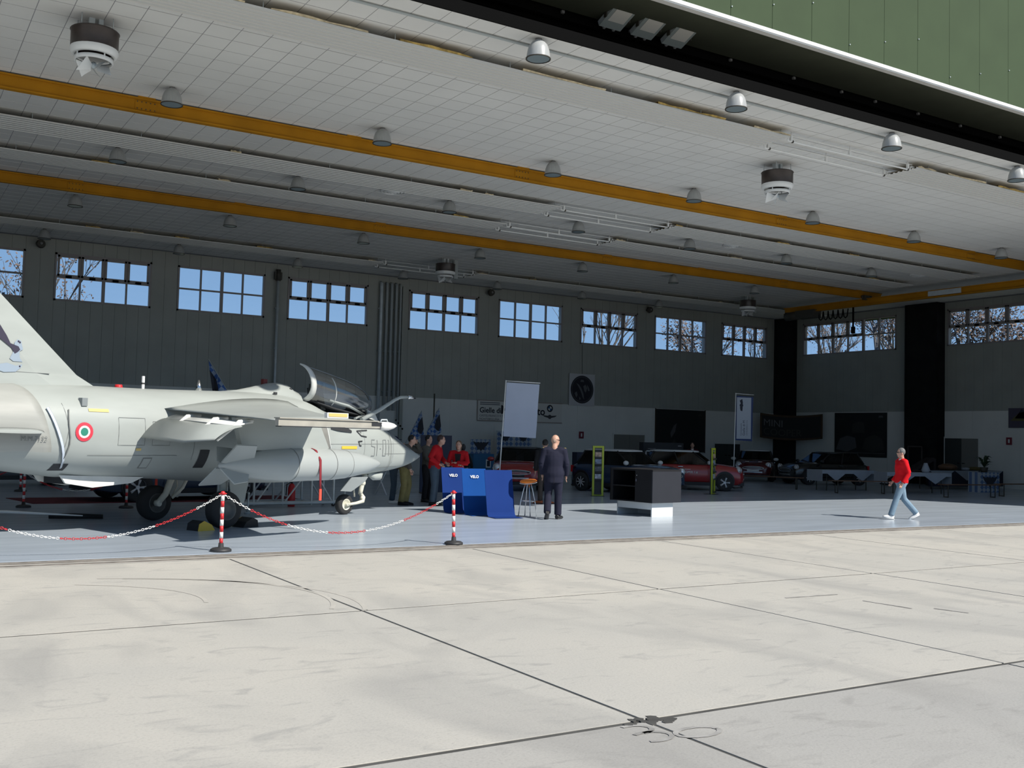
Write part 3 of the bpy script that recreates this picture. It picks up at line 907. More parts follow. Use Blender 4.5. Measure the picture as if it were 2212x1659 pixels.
# raised fairing behind the cockpit
q = MB(); secs = []
for x, tp, hw in ((0.6, 2.47, 0.10), (1.0, 2.51, 0.22), (1.4, 2.585, 0.32), (1.8, 2.67, 0.36), (2.1, 2.70, 0.36), (2.32, 2.68, 0.35), (2.46, 2.60, 0.31), (2.62, 2.55, 0.30), (2.66, 2.46, 0.29)):
    secs.append([(x, hw*math.cos(t), 2.25+(tp-2.25)*abs(math.sin(t))**0.8*(1 if math.sin(t) >= 0 else -0.3)) for t in [2*PI*j/20 for j in range(20)]])
q.loft(secs); sp = q.build('dorsal_fairing', m_jet, jet)
q = MB(); q.ball((2.3, -0.235, 2.56), (0.05, 0.02, 0.05), 8, 6); q.build('vent', m_jet_hole, sp)
q = MB(); q.box((1.75, -0.35, 2.47), (0.09, 0.02, 0.05)); q.build('vent', m_jet_hole, sp)
# cockpit tub, seat, windscreen
q = MB(); secs = []
for x, hw, z in ((2.95, 0.12, 2.36), (3.05, 0.33, 2.33), (3.5, 0.40, 2.22), (4.2, 0.38, 2.13), (4.75, 0.28, 2.09), (4.95, 0.1, 2.07)):
    secs.append([(x, -hw, z), (x, -hw*0.9, z+0.035), (x, hw*0.9, z+0.035), (x, hw, z)])
q.loft(secs, smooth=False); cp = q.build('cockpit_well', m_jet_hole, jet)
q = MB(); q.box((3.32, 0, 2.42), (0.14, 0.34, 0.5), Matrix.Rotation(-0.25, 3, 'Y')); q.box((3.27, 0, 2.66), (0.14, 0.24, 0.14)); q.cyl((3.26, -0.08, 2.72), (3.4, -0.08, 2.72), 0.045, n=10); q.cyl((3.26, 0.08, 2.72), (3.4, 0.08, 2.72), 0.045, n=10)
q.build('ejection_seat', mat('seat_dark', (0.06, 0.065, 0.06), 0.7), cp)
q = MB(); q.box((4.55, 0, 2.17), (0.3, 0.5, 0.14)); q.box((4.45, 0, 2.27), (0.12, 0.2, 0.12)); q.build('instrument_hood', m_blackpl, cp)
q = MB()
A = [(4.62, -0.42, 2.06), (4.62, -0.36, 2.22), (4.6, 0.0, 2.40), (4.62, 0.36, 2.22), (4.62, 0.42, 2.06)]
B = [(5.25, -0.16, 1.98), (5.24, -0.1, 2.0), (5.26, 0.0, 2.01), (5.24, 0.1, 2.0), (5.25, 0.16, 1.98)]
q.loft([A, B], closed=False, cap=False); ws = q.build('windscreen', m_canopy, jet)
q = MB(); q.add([(4.62, -0.43, 2.05), (4.60, -0.37, 2.24), (4.95, -0.3, 2.17), (5.0, -0.36, 1.99), (4.62, -0.40, 2.05), (4.60, -0.34, 2.24), (4.95, -0.27, 2.17), (5.0, -0.33, 1.99)], [(0,1,2,3),(7,6,5,4),(0,4,5,1),(1,5,6,2),(2,6,7,3),(3,7,4,0)]); q.build('windscreen_frame', m_jet_white, ws)
q = MB(); q.tube(A, 0.022, 6); q.build('windscreen_arch', m_jet, ws)
# raised canopy: half tube tipped over the starboard sill
def can_ring(x, zc, yc, r, a0=-0.62*PI, a1=0.42*PI, n=14, tilt=0.0):
    out = []
    for j in range(n+1):
        a = a0+(a1-a0)*j/n
        out.append((x-tilt*math.sin(a)*r, yc-r*math.cos(a), zc+r*math.sin(a)))
    return out
CAN = [(2.72, 2.735, -0.15, 0.345), (3.1, 2.66, -0.15, 0.36), (3.6, 2.57, -0.15, 0.36), (4.1, 2.49, -0.15, 0.345), (4.5, 2.42, -0.15, 0.30), (4.75, 2.38, -0.15, 0.22), (4.88, 2.36, -0.15, 0.10)]
q = MB(); q.loft([can_ring(x, z, y, r, tilt=0.18) for x, z, y, r in CAN], closed=False, cap=False); can = q.build('canopy', m_canopy, jet)
q = MB(); q.loft([can_ring(2.62, 2.75, -0.15, 0.345, tilt=0.22), can_ring(2.62, 2.75, -0.15, 0.375, tilt=0.22), can_ring(2.76, 2.725, -0.15, 0.378, tilt=0.2), can_ring(2.76, 2.725, -0.15, 0.34, tilt=0.2)], closed=False, cap=False); q.build('rear_frame', m_jet_white, can)
q = MB(); q.tube([can_ring(x, z, y, r, tilt=0.18)[0] for x, z, y, r in CAN], 0.022, 6); q.build('lower_frame', m_greasy, can)
q = MB(); q.tube([can_ring(x, z, y, r, tilt=0.18)[-1] for x, z, y, r in CAN], 0.014, 6); q.build('upper_frame', m_jet_dark, can)
q = MB(); q.tube(can_ring(3.4, 2.6, -0.15, 0.355, a0=-0.35*PI, a1=0.25*PI, tilt=0.18), 0.014, 6); q.build('detonating_cord', m_jet_white, can)
q = MB(); q.tube([(4.15, -0.4, 2.04), (4.5, -0.36, 2.13), (3.9, -0.42, 2.3), (3.3, -0.4, 2.4)], 0.03, 8); q.build('canopy_strut', m_jet, can)
# refuelling probe
q = MB(); q.tube([(4.35, -0.42, 2.02), (4.9, -0.45, 2.24), (5.45, -0.45, 2.48), (5.65, -0.45, 2.545), (5.9, -0.45, 2.56)], [0.05, 0.042, 0.036, 0.034, 0.033], 10); pr = q.build('refuelling_probe', m_jet, jet)
q = MB(); q.tube([(5.9, -0.45, 2.56), (6.05, -0.45, 2.555), (6.1, -0.45, 2.55), (6.2, -0.45, 2.545)], [0.045, 0.04, 0.028, 0.015], 10); q.build('probe_tip', m_chrome, pr)
# air intakes
for s_ in (-1, 1):
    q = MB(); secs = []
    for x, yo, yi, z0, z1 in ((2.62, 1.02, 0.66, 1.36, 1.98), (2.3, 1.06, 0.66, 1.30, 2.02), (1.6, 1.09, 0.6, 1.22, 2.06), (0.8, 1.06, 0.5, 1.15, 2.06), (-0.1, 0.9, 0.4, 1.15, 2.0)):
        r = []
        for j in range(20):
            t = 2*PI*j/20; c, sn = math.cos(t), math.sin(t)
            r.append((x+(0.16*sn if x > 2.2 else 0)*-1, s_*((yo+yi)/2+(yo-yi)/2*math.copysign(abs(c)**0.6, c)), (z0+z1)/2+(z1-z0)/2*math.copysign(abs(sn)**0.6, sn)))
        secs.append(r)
    q.loft(secs, cap=False); it = q.build('air_intake', mat('intake_stain_and_shade', (0.20, 0.197, 0.18), 0.5, var=0.2, scale=2, stretch=(0.6, 1, 2)), jet)  # brownish stain, darkened further to paint in the shade beneath the wing
    q = MB(); q.add([(p[0]-0.06, s_*0.84+(p[1]-s_*0.84)*0.9, 1.67+(p[2]-1.67)*0.93) for p in secs[0]], [tuple(range(20))]); q.build('intake_mouth', m_jet_hole, it)
    q = MB(); q.tube(secs[0]+[secs[0][0]], 0.014, 6, cap=False); q.build('intake_lip', m_jet_white, it)
# wings
def airfoil(xl, xt, y, z, th, droop=0.0, n=12):
    c = xl-xt; up_, lo = [], []
    for i in range(n+1):
        u = i/n
        t = th*c*(2.6*(0.2969*math.sqrt(u)-0.126*u-0.3516*u*u+0.2843*u**3-0.1015*u**4)*2)
        zz = z-droop*u*u
        up_.append((xl-c*u, y, zz+t*0.62)); lo.append((xl-c*u, y, zz-t*0.38))
    return up_+lo[::-1][1:-1]
for s_ in (-1, 1):
    q = MB()
    q.loft([airfoil(2.15, -1.50, s_*0.6, 2.24, 0.10, 0.12), airfoil(1.72, -1.46, s_*1.0, 2.17, 0.10, 0.12), airfoil(0.75, -1.66, s_*2.55, 2.03, 0.085, 0.06), airfoil(0.1, -1.90, s_*3.6, 1.95, 0.08, 0.03), airfoil(-0.42, -2.28, s_*4.4, 1.885, 0.07, 0.0)])
    wg = q.build('wing', m_jet, jet)
    q = MB()
    q.loft([airfoil(-1.52, -2.12, s_*1.02, 1.90, 0.12, 0.32), airfoil(-1.70, -2.34, s_*2.3, 1.82, 0.12, 0.30), airfoil(-1.86, -2.46, s_*3.15, 1.80, 0.12, 0.22)])
    fl = q.build('flap', m_jet, wg)
    q = MB()
    q.loft([airfoil(-1.30, -1.60, s_*1.02, 1.97, 0.14, 0.06), airfoil(-1.62, -1.96, s_*3.15, 1.86, 0.14, 0.06)])
    q.build('slat_vane', m_jet_white, wg)
    for y in (1.55, 2.35, 3.05):
        q = MB(); xx = -1.30-0.17*(y-1)
        q.tube([(xx+0.1, s_*y, 2.0-0.05*(y-1)), (xx-0.2, s_*y, 1.97-0.05*(y-1)), (xx-0.62, s_*(y-0.03), 1.68-0.05*(y-1))], [0.03, 0.04, 0.02], 6); q.build('flap_track', m_jet_white, wg)
    # wing tip launch rail
    q = MB(); q.bb((-2.42, s_*4.42-0.035, 1.825), (-0.05, s_*4.42+0.035, 1.935)); q.bb((-2.42, s_*4.42-0.06, 1.93), (-0.1, s_*4.42+0.06, 1.945)); rl = q.build('launch_rail', mat('rail_beige', (0.36, 0.345, 0.30), 0.5, var=0.1, scale=6), wg)
    q = MB(); q.bb((-2.38, s_*4.42-0.06, 1.81), (-0.05, s_*4.42+0.06, 1.822)); q.bb((-0.26, s_*4.42-0.042, 1.86), (0.0, s_*4.42+0.042, 1.92)); q.build('rail_edge', m_jet_hole, rl)
    q = MB(); q.tube([(-0.02, s_*4.42, 1.87), (0.06, s_*4.42, 1.865), (0.22, s_*4.42, 1.865), (0.34, s_*4.42, 1.87), (0.43, s_*4.42, 1.872)], [0.055, 0.07, 0.068, 0.045, 0.012], 12); nc = q.build('rail_nose', m_whitepl, rl)
    q = MB(); q.tube([(0.0, s_*4.42, 1.92), (0.03, s_*4.42, 1.965), (0.17, s_*4.42, 1.97), (0.2, s_*4.42, 1.925)], 0.012, 6); q.build('handle', m_galv, nc)
    q = MB(); q.bb((-1.34, s_*4.42-0.03, 1.965), (-0.84, s_*4.42+0.03, 2.045)); q.build('tip_cover', m_whitepl, rl)
    q = MB(); q.bb((-1.31, s_*4.42-0.038, 1.985), (-0.87, s_*4.42+0.038, 2.035)); q.build('tip_cover_face', m_amber, rl)
    # underwing fuel tank on its pylon
    y = s_*2.15
    q = MB(); q.prism([(-0.9, 1.40), (-1.1, 1.95), (0.95, 2.0), (1.3, 1.44)], y-0.05, y+0.05); pyl = q.build('pylon', m_jet, wg)
    q = MB(); q.lathe([(0.0, -1.40), (0.045, -1.38), (0.06, -1.32), (0.10, -1.22), (0.165, -1.0), (0.215, -0.75), (0.255, -0.4), (0.28, 0.0), (0.29, 0.4), (0.29, 1.0), (0.285, 1.4), (0.262, 1.75), (0.22, 2.1), (0.165, 2.4), (0.10, 2.65), (0.05, 2.80), (0.012, 2.87), (0, 2.875)], 32, T(0, y, 1.16) @ RY(PI/2)); tk = q.build('fuel_tank', m_tank, wg)
    for x in (0.26, 1.28, 1.78):
        q = MB(); r = 0.2925 if x < 1.5 else 0.261; q.lathe([(r, x-0.006), (r+0.0035, x), (r, x+0.006)], 32, T(0, y, 1.16) @ RY(PI/2)); q.build('tank_seam', m_jet_line, tk)
    for k in range(4):
        a = PI/4+k*PI/2+0.12
        q = MB(); n_ = Vector((0, math.cos(a), math.sin(a))); tn = Vector((0, -math.sin(a), math.cos(a)))*0.012
        pl = [(-1.25, 0.07), (-0.72, 0.17), (-0.95, 0.54), (-1.42, 0.56), (-1.40, 0.08)] if k in (1, 3) else [(-1.25, 0.07), (-0.80, 0.17), (-0.92, 0.34), (-1.25, 0.38), (-1.40, 0.08)]
        vs = [Vector((u, y, 1.16))+n_*v for u, v in pl]
        m_ = len(pl)
        q.add([p+tn for p in vs]+[p-tn for p in vs], [tuple(range(m_)), tuple(range(2*m_-1, m_-1, -1))]+[(i, (i+1) % m_, m_+(i+1) % m_, m_+i) for i in range(m_)])
        q.build('tank_fin', m_tank, tk)
    q = MB(); q.tube([(0.83, y-s_*0, 1.46), (0.82, y+s_*0.15, 1.42), (0.80, y+s_*0.29, 1.25), (0.80, y+s_*0.30, 1.0), (0.80, y+s_*0.31, 0.72)], [(0.03, 0.006)]*5, 6, upv=(1, 0, 0)); st = q.build('safety_streamer', mat('streamer_red', (0.20, 0.012, 0.02), 0.8), tk)
    q = MB(); q.box((0.80, y+s_*0.31, 0.64), (0.06, 0.015, 0.2)); q.build('streamer_end', mat('streamer_bright', (0.75, 0.07, 0.04), 0.7), st)
# fin
def finsec(z, xl, xt, th):
    c = xl-xt
    return [(xl, 0, z), (xl-c*0.25, -th, z), (xl-c*0.6, -th*0.85, z), (xt, -0.01, z), (xt, 0.01, z), (xl-c*0.6, th*0.85, z), (xl-c*0.25, th, z)]
q = MB(); q.loft([finsec(2.30, -2.05, -5.8, 0.09), finsec(2.43, -2.29, -5.8, 0.085), finsec(2.50, -2.43, -5.82, 0.082), finsec(2.59, -2.61, -5.84, 0.08), finsec(3.10, -3.21, -5.92, 0.07), finsec(3.70, -3.91, -6.0, 0.06), finsec(4.45, -4.79, -6.1, 0.045), finsec(4.52, -5.0, -6.1, 0.03)], smooth=False); fin = q.build('tail_fin', m_jet, jet)
q = MB(); q.bb((-5.0, -0.083, 2.578), (-3.15, 0.083, 2.583)); q.build('fin_seam', m_jet_line, fin)
for s_ in (-1, 1):
    q = MB(); q.loft([airfoil(-3.60, -5.35, s_*0.7, 1.66, 0.075), airfoil(-4.82, -5.75, s_*2.6, 1.64, 0.06)]); q.build('tailplane', m_jet, jet)
# tail art: dark paw and two pale mice, thin paint on the fin
def decal_fin(poly, m, name, d=0.09, par=None):
    q = MB(); q.prism(poly, -d-0.004, -d); return q.build(name, m, par or fin)
m_mouse = mat('mouse_paint', (0.27, 0.33, 0.40), 0.5); m_paw = mat('paw_paint', (0.035, 0.03, 0.055), 0.5)
decal_fin([(-4.05, 3.30), (-3.93, 3.14), (-3.86, 3.02), (-3.72, 2.98), (-3.69, 2.93), (-3.73, 2.89), (-3.78, 2.86), (-3.84, 2.95), (-4.0, 3.06), (-4.25, 3.22)], m_paw, 'paw_art', 0.083)
decal_fin([(-3.79, 3.04), (-3.74, 3.09), (-3.68, 3.07), (-3.66, 3.0), (-3.64, 2.94), (-3.70, 2.90), (-3.69, 2.80), (-3.64, 2.74), (-3.80, 2.74), (-3.86, 2.78), (-3.80, 2.90)], m_mouse, 'mouse_art', 0.081)
decal_fin([(-4.1, 2.60), (-3.95, 2.56), (-3.75, 2.575), (-3.66, 2.65), (-3.64, 2.70), (-3.75, 2.67), (-3.9, 2.71), (-4.05, 2.68)], m_mouse, 'mouse_art', 0.083)
for x, z in ((-3.70, 3.045), (-3.685, 2.665), (-3.725, 3.06)):
    q = MB(); q.cyl((x, -0.0885, z), (x, -0.0875, z), 0.016, n=8); q.build('mouse_eye', m_paw, fin)
# markings that follow the fuselage skin
def decal(pts_faces, m, name, off=0.006):
    vs, fs = pts_faces
    q = MB(); q.add([(x, surf(x, z, off), z) for x, z in vs], fs); return q.build(name, m, jet)
def disc(cx_, cz_, r, n=24):
    return [(cx_, cz_)]+[(cx_+r*math.cos(2*PI*i/n), cz_+r*math.sin(2*PI*i/n)) for i in range(n)], [(0, i+1, (i+1) % n+1) for i in range(n)]
def ring(cx_, cz_, r0, r1, n=24):
    v = [(cx_+r*math.cos(2*PI*i/n), cz_+r*math.sin(2*PI*i/n)) for r in (r0, r1) for i in range(n)]
    return v, [(i, (i+1) % n, n+(i+1) % n, n+i) for i in range(n)]
m_rred = mat('roundel_red', (0.55, 0.035, 0.06), 0.5); m_rgreen = mat('roundel_green', (0.02, 0.20, 0.14), 0.5)
decal(ring(-3.02, 1.655, 0.098, 0.152), m_rred, 'roundel_ring', 0.010); decal(ring(-3.02, 1.655, 0.06, 0.10), m_jet_white, 'roundel_ring', 0.010); decal(disc(-3.02, 1.655, 0.065), m_rgreen, 'roundel_centre', 0.011)
def rect(x0, x1, z0, z1, n=6):
    k = 5
    v = [(x0+(x1-x0)*i/n, z0+(z1-z0)*j/k) for j in range(k+1) for i in range(n+1)]
    return v, [(j*(n+1)+i, j*(n+1)+i+1, (j+1)*(n+1)+i+1, (j+1)*(n+1)+i) for j in range(k) for i in range(n)]
decal(rect(-2.92, -2.56, 1.98, 2.03), m_amber, 'amber_strip'); decal(rect(3.42, 4.0, 1.405, 1.465), m_yel, 'yellow_strip', 0.008)
def line(pts, wd=0.008, m=m_jet_line, name='panel_line', off=0.005):
    P = []
    for a, c in zip(pts[:-1], pts[1:]):
        k = max(1, int(math.hypot(c[0]-a[0], c[1]-a[1])/0.12))
        P += [(a[0]+(c[0]-a[0])*i/k, a[1]+(c[1]-a[1])*i/k) for i in range(k)]
    P.append(pts[-1]); n = len(P); A_, B_ = [], []
    for i, p in enumerate(P):
        d = Vector(P[min(i+1, n-1)])-Vector(P[max(i-1, 0)]); d.normalize()
        A_.append((p[0]-d.y*wd/2, p[1]+d.x*wd/2)); B_.append((p[0]+d.y*wd/2, p[1]-d.x*wd/2))
    decal((A_+B_, [(i, i+1, n+i+1, n+i) for i in range(n-1)]), m, name, off)
for pts in ([(4.3, 1.95), (4.34, 1.5), (4.30, 1.1)], [(2.5, 1.5), (6.0, 1.52)], [(5.6, 1.82), (5.62, 1.4), (5.58, 0.95)], [(-3.35, 2.1), (-3.28, 1.7), (-3.33, 1.3)], [(-2.9, 1.28), (-1.2, 1.28)], [(-2.4, 1.9), (-1.9, 1.9), (-1.9, 1.45), (-2.4, 1.45), (-2.4, 1.9)],
            [(-1.75, 1.85), (-1.4, 1.85), (-1.4, 1.45), (-1.75, 1.45), (-1.75, 1.85)], [(5.2, 1.3), (6.2, 1.3)], [(4.7, 0.98), (5.9, 1.02)], [(-0.9, 1.9), (-0.86, 1.2)]):
    line(pts, 0.007)
# stroke numerals 51-01
def stroke(pts, x0, z0, s=1.0): line([(x0+p[0]*s, z0+p[1]*s) for p in pts], 0.016, mat('numeral_grey', (0.215, 0.225, 0.22), 0.5), 'numeral_stroke', 0.010)
for pts, dx in (([(0.15, 0.36), (0, 0.36), (0, 0.22), (0.15, 0.20), (0.15, 0.0), (0, 0.0)], 0), ([(0.0, 0.0), (0.0, 0.36)], 0.24), ([(0, 0.16), (0.05, 0.16)], 0.36), ([(0, 0), (0.14, 0), (0.14, 0.36), (0, 0.36), (0, 0)], 0.50), ([(0, 0.36), (0.03, 0.36), (0.03, 0.0)], 0.74)):
    stroke(pts, 4.62+dx, 1.26, 0.95)
q = text_mb('M.M.7132', 0.105, 0.0)
q.v = [(x-4.05, surf(x-4.05, z+1.50, 0.026), z+1.50) for x, y, z in q.v]; q.build('serial_lettering', m_jet_line, jet)
for nm, (x0, x1, z0, z1), m in (('vent_grille', (-3.38, -3.14, 1.03, 1.14), m_jet_hole), ('access_hatch', (-1.86, -1.68, 1.06, 1.24), m_jet_line), ('access_hatch_face', (-1.845, -1.695, 1.075, 1.225), m_jet), ('vent_opening', (-0.72, -0.50, 1.06, 1.38), m_jet_hole), ('vent_opening', (-0.15, 0.15, 1.12, 1.30), mat('vent_mesh', (0.05, 0.05, 0.05), 0.6)), ('stencil_mark', (4.18, 4.24, 1.74, 1.80), m_jet_line), ('stencil_mark', (-2.05, -1.95, 1.36, 1.40), m_amber)):
    decal(rect(x0, x1, z0, z1), m, nm, 0.008 if nm != 'access_hatch_face' else 0.011)
for pts in ([(4.05, 1.78), (4.5, 1.80)], [(4.05, 1.78), (4.2, 1.68), (4.42, 1.66)], [(4.05, 1.56), (4.22, 1.57)], [(4.08, 1.56), (4.1, 1.48), (4.18, 1.47)]):
    line(pts, 0.026, m_jet_hole, 'boarding_step', 0.012)
q = MB(); q.add([(3.05, surf(3.05, 1.92, .012), 1.90), (3.9, surf(3.9, 1.86, .012), 1.82), (3.82, surf(3.82, 1.72, .012), 1.74), (3.0, surf(3.0, 1.8, .012), 1.80)], [(0, 1, 2, 3)]); q.build('gun_bay_opening', m_jet_hole, jet)
q = MB(); q.tube([(-3.62+0.10*i/8*4, surf(-3.62+0.05*i, 2.02-0.118*i, 0.025), 2.02-0.118*i) for i in range(9)], [(0.03, 0.006)]*9, 6, upv=(1, 0, 0)); q.build('seal_strip', mat('seal_pale', (0.52, 0.58, 0.66), 0.5), jet)
q = MB(); q.tube([(-3.27-0.02*math.sin(i), surf(-3.25, 2.0-0.11*i, 0.012), 2.0-0.11*i) for i in range(8)], 0.012, 6); q.build('wire_conduit', m_jet_line, jet)
q = MB(); q.box((-2.98, surf(-2.98, 2.12, 0.01), 2.13), (0.10, 0.10, 0.13)); q.build('air_scoop', m_jet_dark, jet)
# aerials and belly bits
q = MB(); q.box((-1.28, 0, 2.53), (0.05, 0.03, 0.24)); ab = q.build('blade_aerial', m_whitepl, jet)
q = MB(); q.box((-1.28, 0, 2.52), (0.054, 0.034, 0.03)); q.build('aerial_band', m_blackpl, ab)
q = MB(); q.cyl((-1.78, 0, 2.40), (-1.78, 0, 2.475), 0.08, 0.06, 12); q.build('beacon', m_redpl, jet)
q = MB(); q.cyl((0.15, 0.15, 2.40), (0.15, 0.15, 2.66), 0.085, 0.02, 14); q.build('cone_aerial', m_chrome, jet)
q = MB(); q.box((1.85, 0.1, 2.70), (0.11, 0.08, 0.12)); q.build('beacon', mat('dark_red', (0.14, 0.02, 0.02), 0.6), jet)
q = MB(); q.tube([(5.05, -0.05, 0.86), (5.25, -0.05, 0.80), (5.45, -0.05, 0.80), (5.55, -0.05, 0.86)], [0.04, 0.09, 0.09, 0.03], 10); q.build('belly_blister', m_jet, jet)
for s_ in (-1, 1):
    q = MB(); q.prism([(-3.1, 0.95), (-1.5, 0.90), (-1.75, 0.80), (-2.5, 0.74), (-3.0, 0.82)], s_*0.42-0.02, s_*0.42+0.02); q.build('ventral_strake', m_jet_white, jet)
q = MB(); q.bb((-2.95, -0.3, 0.80), (-2.75, 0.3, 0.92)); q.build('belly_vent', m_jet_hole, jet)
# landing gear
def wheel(parent, c, r, wd, hubm, name='wheel'):
    q = MB(); c = Vector(c)
    M = T(*c) @ RX(PI/2)
    q.lathe([(r*0.55, -wd/2), (r*0.86, -wd/2), (r*0.96, -wd*0.38), (r, -wd*0.18), (r, wd*0.18), (r*0.96, wd*0.38), (r*0.86, wd/2), (r*0.55, wd/2)], 28, M); t_ = q.build(name, m_tyre_r, parent)
    q = MB(); q.lathe([(0.0, -wd*0.42), (r*0.2, -wd*0.46), (r*0.22, -wd*0.36), (r*0.45, -wd*0.32), (r*0.5, -wd*0.5), (r*0.57, -wd*0.5), (r*0.57, wd*0.5), (r*0.5, wd*0.5), (r*0.4, wd*0.3), (0, wd*0.3)], 24, M); q.build('hub', hubm, t_)
wheel(jet, (4.33, 0.0, 0.215), 0.215, 0.15, m_strut, 'nose_wheel')
q = MB()
q.tube([(5.0, -0.02, 0.84), (4.92, -0.02, 0.70), (4.86, -0.02, 0.50), (4.84, -0.02, 0.42)], [0.055, 0.06, 0.055, 0.05], 10)
q.tube([(4.84, -0.02, 0.44), (4.92, -0.06, 0.34), (4.86, -0.10, 0.27), (4.60, -0.11, 0.235), (4.33, -0.11, 0.215)], [0.045, 0.045, 0.04, 0.032, 0.03], 8)
q.cyl((4.33, -0.13, 0.215), (4.33, 0.0, 0.215), 0.03, n=10)
q.tube([(4.95, 0.05, 0.72), (4.7, 0.06, 0.6), (4.72, 0.05, 0.36)], 0.022, 6)
q.ball((4.9, -0.03, 0.66), 0.075, 8, 6); q.ball((4.88, -0.05, 0.33), 0.06, 8, 6)
ng = q.build('nose_leg', m_strut, jet)
q = MB(); q.add([(4.9, -0.2, 0.80), (4.3, -0.24, 0.80), (3.9, -0.28, 0.52), (4.25, -0.28, 0.50), (4.75, -0.24, 0.70), (4.9, -0.18, 0.80), (4.3, -0.22, 0.80), (3.9, -0.26, 0.52), (4.25, -0.26, 0.50), (4.75, -0.22, 0.70)], [(0,1,2,3,4),(9,8,7,6,5),(0,5,6,1),(1,6,7,2),(2,7,8,3),(3,8,9,4),(4,9,5,0)]); q.build('gear_door', m_jet_dark, jet)
for s_ in (-1, 1):
    wheel(jet, (-0.2, s_*1.05, 0.33), 0.33, 0.25, m_hub, 'main_wheel')
    q = MB()
    q.tube([(0.05, s_*0.72, 0.95), (0.02, s_*0.80, 0.75), (-0.05, s_*0.86, 0.5), (-0.2, s_*0.9, 0.33)], [0.08, 0.075, 0.065, 0.06], 10)
    q.tube([(0.4, s_*0.62, 0.95), (0.3, s_*0.75, 0.62), (0.1, s_*0.84, 0.42)], [0.03, 0.035, 0.03], 8)
    q.cyl((-0.2, s_*0.84, 0.33), (-0.2, s_*1.05, 0.33), 0.06, n=12)
    q.tube([(0.15, s_*0.8, 0.9), (0.22, s_*0.83, 0.65), (0.12, s_*0.88, 0.45)], 0.014, 6)
    q.build('main_leg', m_strut if s_ > 0 else m_jet, jet)
    q = MB(); q.add([(0.6, s_*0.86, 0.86), (0.05, s_*0.9, 0.84), (0.02, s_*1.0, 0.46), (0.35, s_*0.98, 0.42), (0.6, s_*0.88, 0.86), (0.05, s_*0.92, 0.84), (0.02, s_*1.02, 0.46), (0.35, s_*1.0, 0.42)], [(0,1,2,3),(7,6,5,4),(0,4,5,1),(1,5,6,2),(2,6,7,3),(3,7,4,0)]); q.build('gear_door', m_jet, jet)

# settle the airframe on its measured stations: lengths along the fuselage axis
def station(x, y):
    tail = 0.065*min(0.0, x+1.0) if (abs(y) < 1.0 or x < -2.9) else 0.0
    return 0.875*x+0.054+0.075*max(0.0, abs(y)-0.3)+tail
def restation(o):
    me = o.data
    if me is not None:
        if o.name.split('.')[0] in ('nose_wheel', 'main_wheel', 'hub'):
            xs_ = [v.co.x for v in me.vertices]; c = (min(xs_)+max(xs_))/2; yc = sum(v.co.y for v in me.vertices)/len(xs_)
            d = station(c, yc)-c
            for v in me.vertices: v.co.x += d
        else:
            for v in me.vertices: v.co.x = station(v.co.x, v.co.y)
        me.update()
    for ch in o.children: restation(ch)
restation(jet)
# ================================================================== BARRIERS
def JW(x, y, z=0.0):
    """jet coordinates to the world"""
    a = math.radians(21)
    return (5.035+x*math.cos(a)-y*math.sin(a), 19.285+x*math.sin(a)+y*math.cos(a), z)
def post(loc, label, group, h=0.86, lean=0.0):
    root = thing('barrier_post', label, 'barrier post', loc, 0, group)
    q = MB(); q.lathe([(0, 0.0), (0.15, 0.0), (0.15, 0.03), (0.12, 0.05), (0.04, 0.06), (0.035, 0.12), (0, 0.12)], 20); q.build('base', m_blackpl, root)
    z = 0.10; k = 0; n = 8; step = (h-0.05-z)/n
    for i in range(n):
        q = MB(); q.cyl((lean*z, 0, z), (lean*(z+step), 0, z+step), 0.026, n=14); q.build('band', m_redpl if i % 2 == 0 else m_whitepl, root); z += step
    q = MB(); q.lathe([(0.026, z), (0.034, z), (0.034, z+0.03), (0.02, z+0.05), (0, z+0.052)], 14, T(lean*z, 0, 0)); q.cyl((lean*z-0.055, 0, z+0.015), (lean*z+0.055, 0, z+0.015), 0.008, n=6); q.build('cap', m_redpl, root)
    return root
P0, P1, P2 = (0.62, 15.12, 0), (4.34, 14.88, 0), (8.01, 14.64, 0)
post(P1, 'red and white banded post on the threshold in front of the jet main wheel', None)
post(P2, 'red and white banded post on the threshold in front of the blue panels', None, lean=-0.03)
post(P0, 'red and white banded post on the threshold below the jet tail', None)
link_cache = {}
def link_mesh(m, r, ln, detail):
    key = (m.name, r, ln)
    if key not in link_cache:
        q = MB(); n = 8 if detail else 6
        pts = []
        for j in range(n):
            t = 2*PI*j/n
            pts.append(((ln/2-0.012)*math.copysign(1, math.cos(t))*(abs(math.cos(t))**0.6)+0.0, 0, 0.016*math.sin(t)))
        pts.append(pts[0])
        q.tube(pts, r, 4 if detail else 3, cap=False, upv=(0, 1, 0))
        link_cache[key] = q.mesh('link', m)
    return link_cache[key]
def chain(a, c, sag, label, group, first_red=True, seg=0.62, detail=True, ln=0.062, r=0.0055):
    a, c = Vector(a), Vector(c)
    root = thing('chain', label, 'chain', a, 0, group)
    def P(t): return a.lerp(c, t)+Vector((0, 0, -4*sag*t*(1-t)))
    pts = [P(i/200) for i in range(201)]
    s = 0; step = ln*0.80; k = 0; acc = 0; nxt = 0
    for i in range(200):
        d = (pts[i+1]-pts[i]); L = d.length
        while nxt <= acc+L:
            p = pts[i]+d*((nxt-acc)/L)
            red = (int((nxt+0.25*seg)/seg) % 2 == 0) == first_red
            o = link('link', link_mesh(m_redpl if red else m_whitepl, r, ln, detail), root, p-a)
            yaw = math.atan2(d.y, d.x); pit = -math.asin(d.z/L)
            o.rotation_euler = (Matrix.Rotation(yaw, 3, 'Z') @ Matrix.Rotation(pit, 3, 'Y') @ Matrix.Rotation((PI/2 if k % 2 else 0)+0.35, 3, 'X')).to_euler()
            k += 1; nxt += step
        acc += L
top = lambda p, l=0: (p[0]+l, p[1], 0.825)
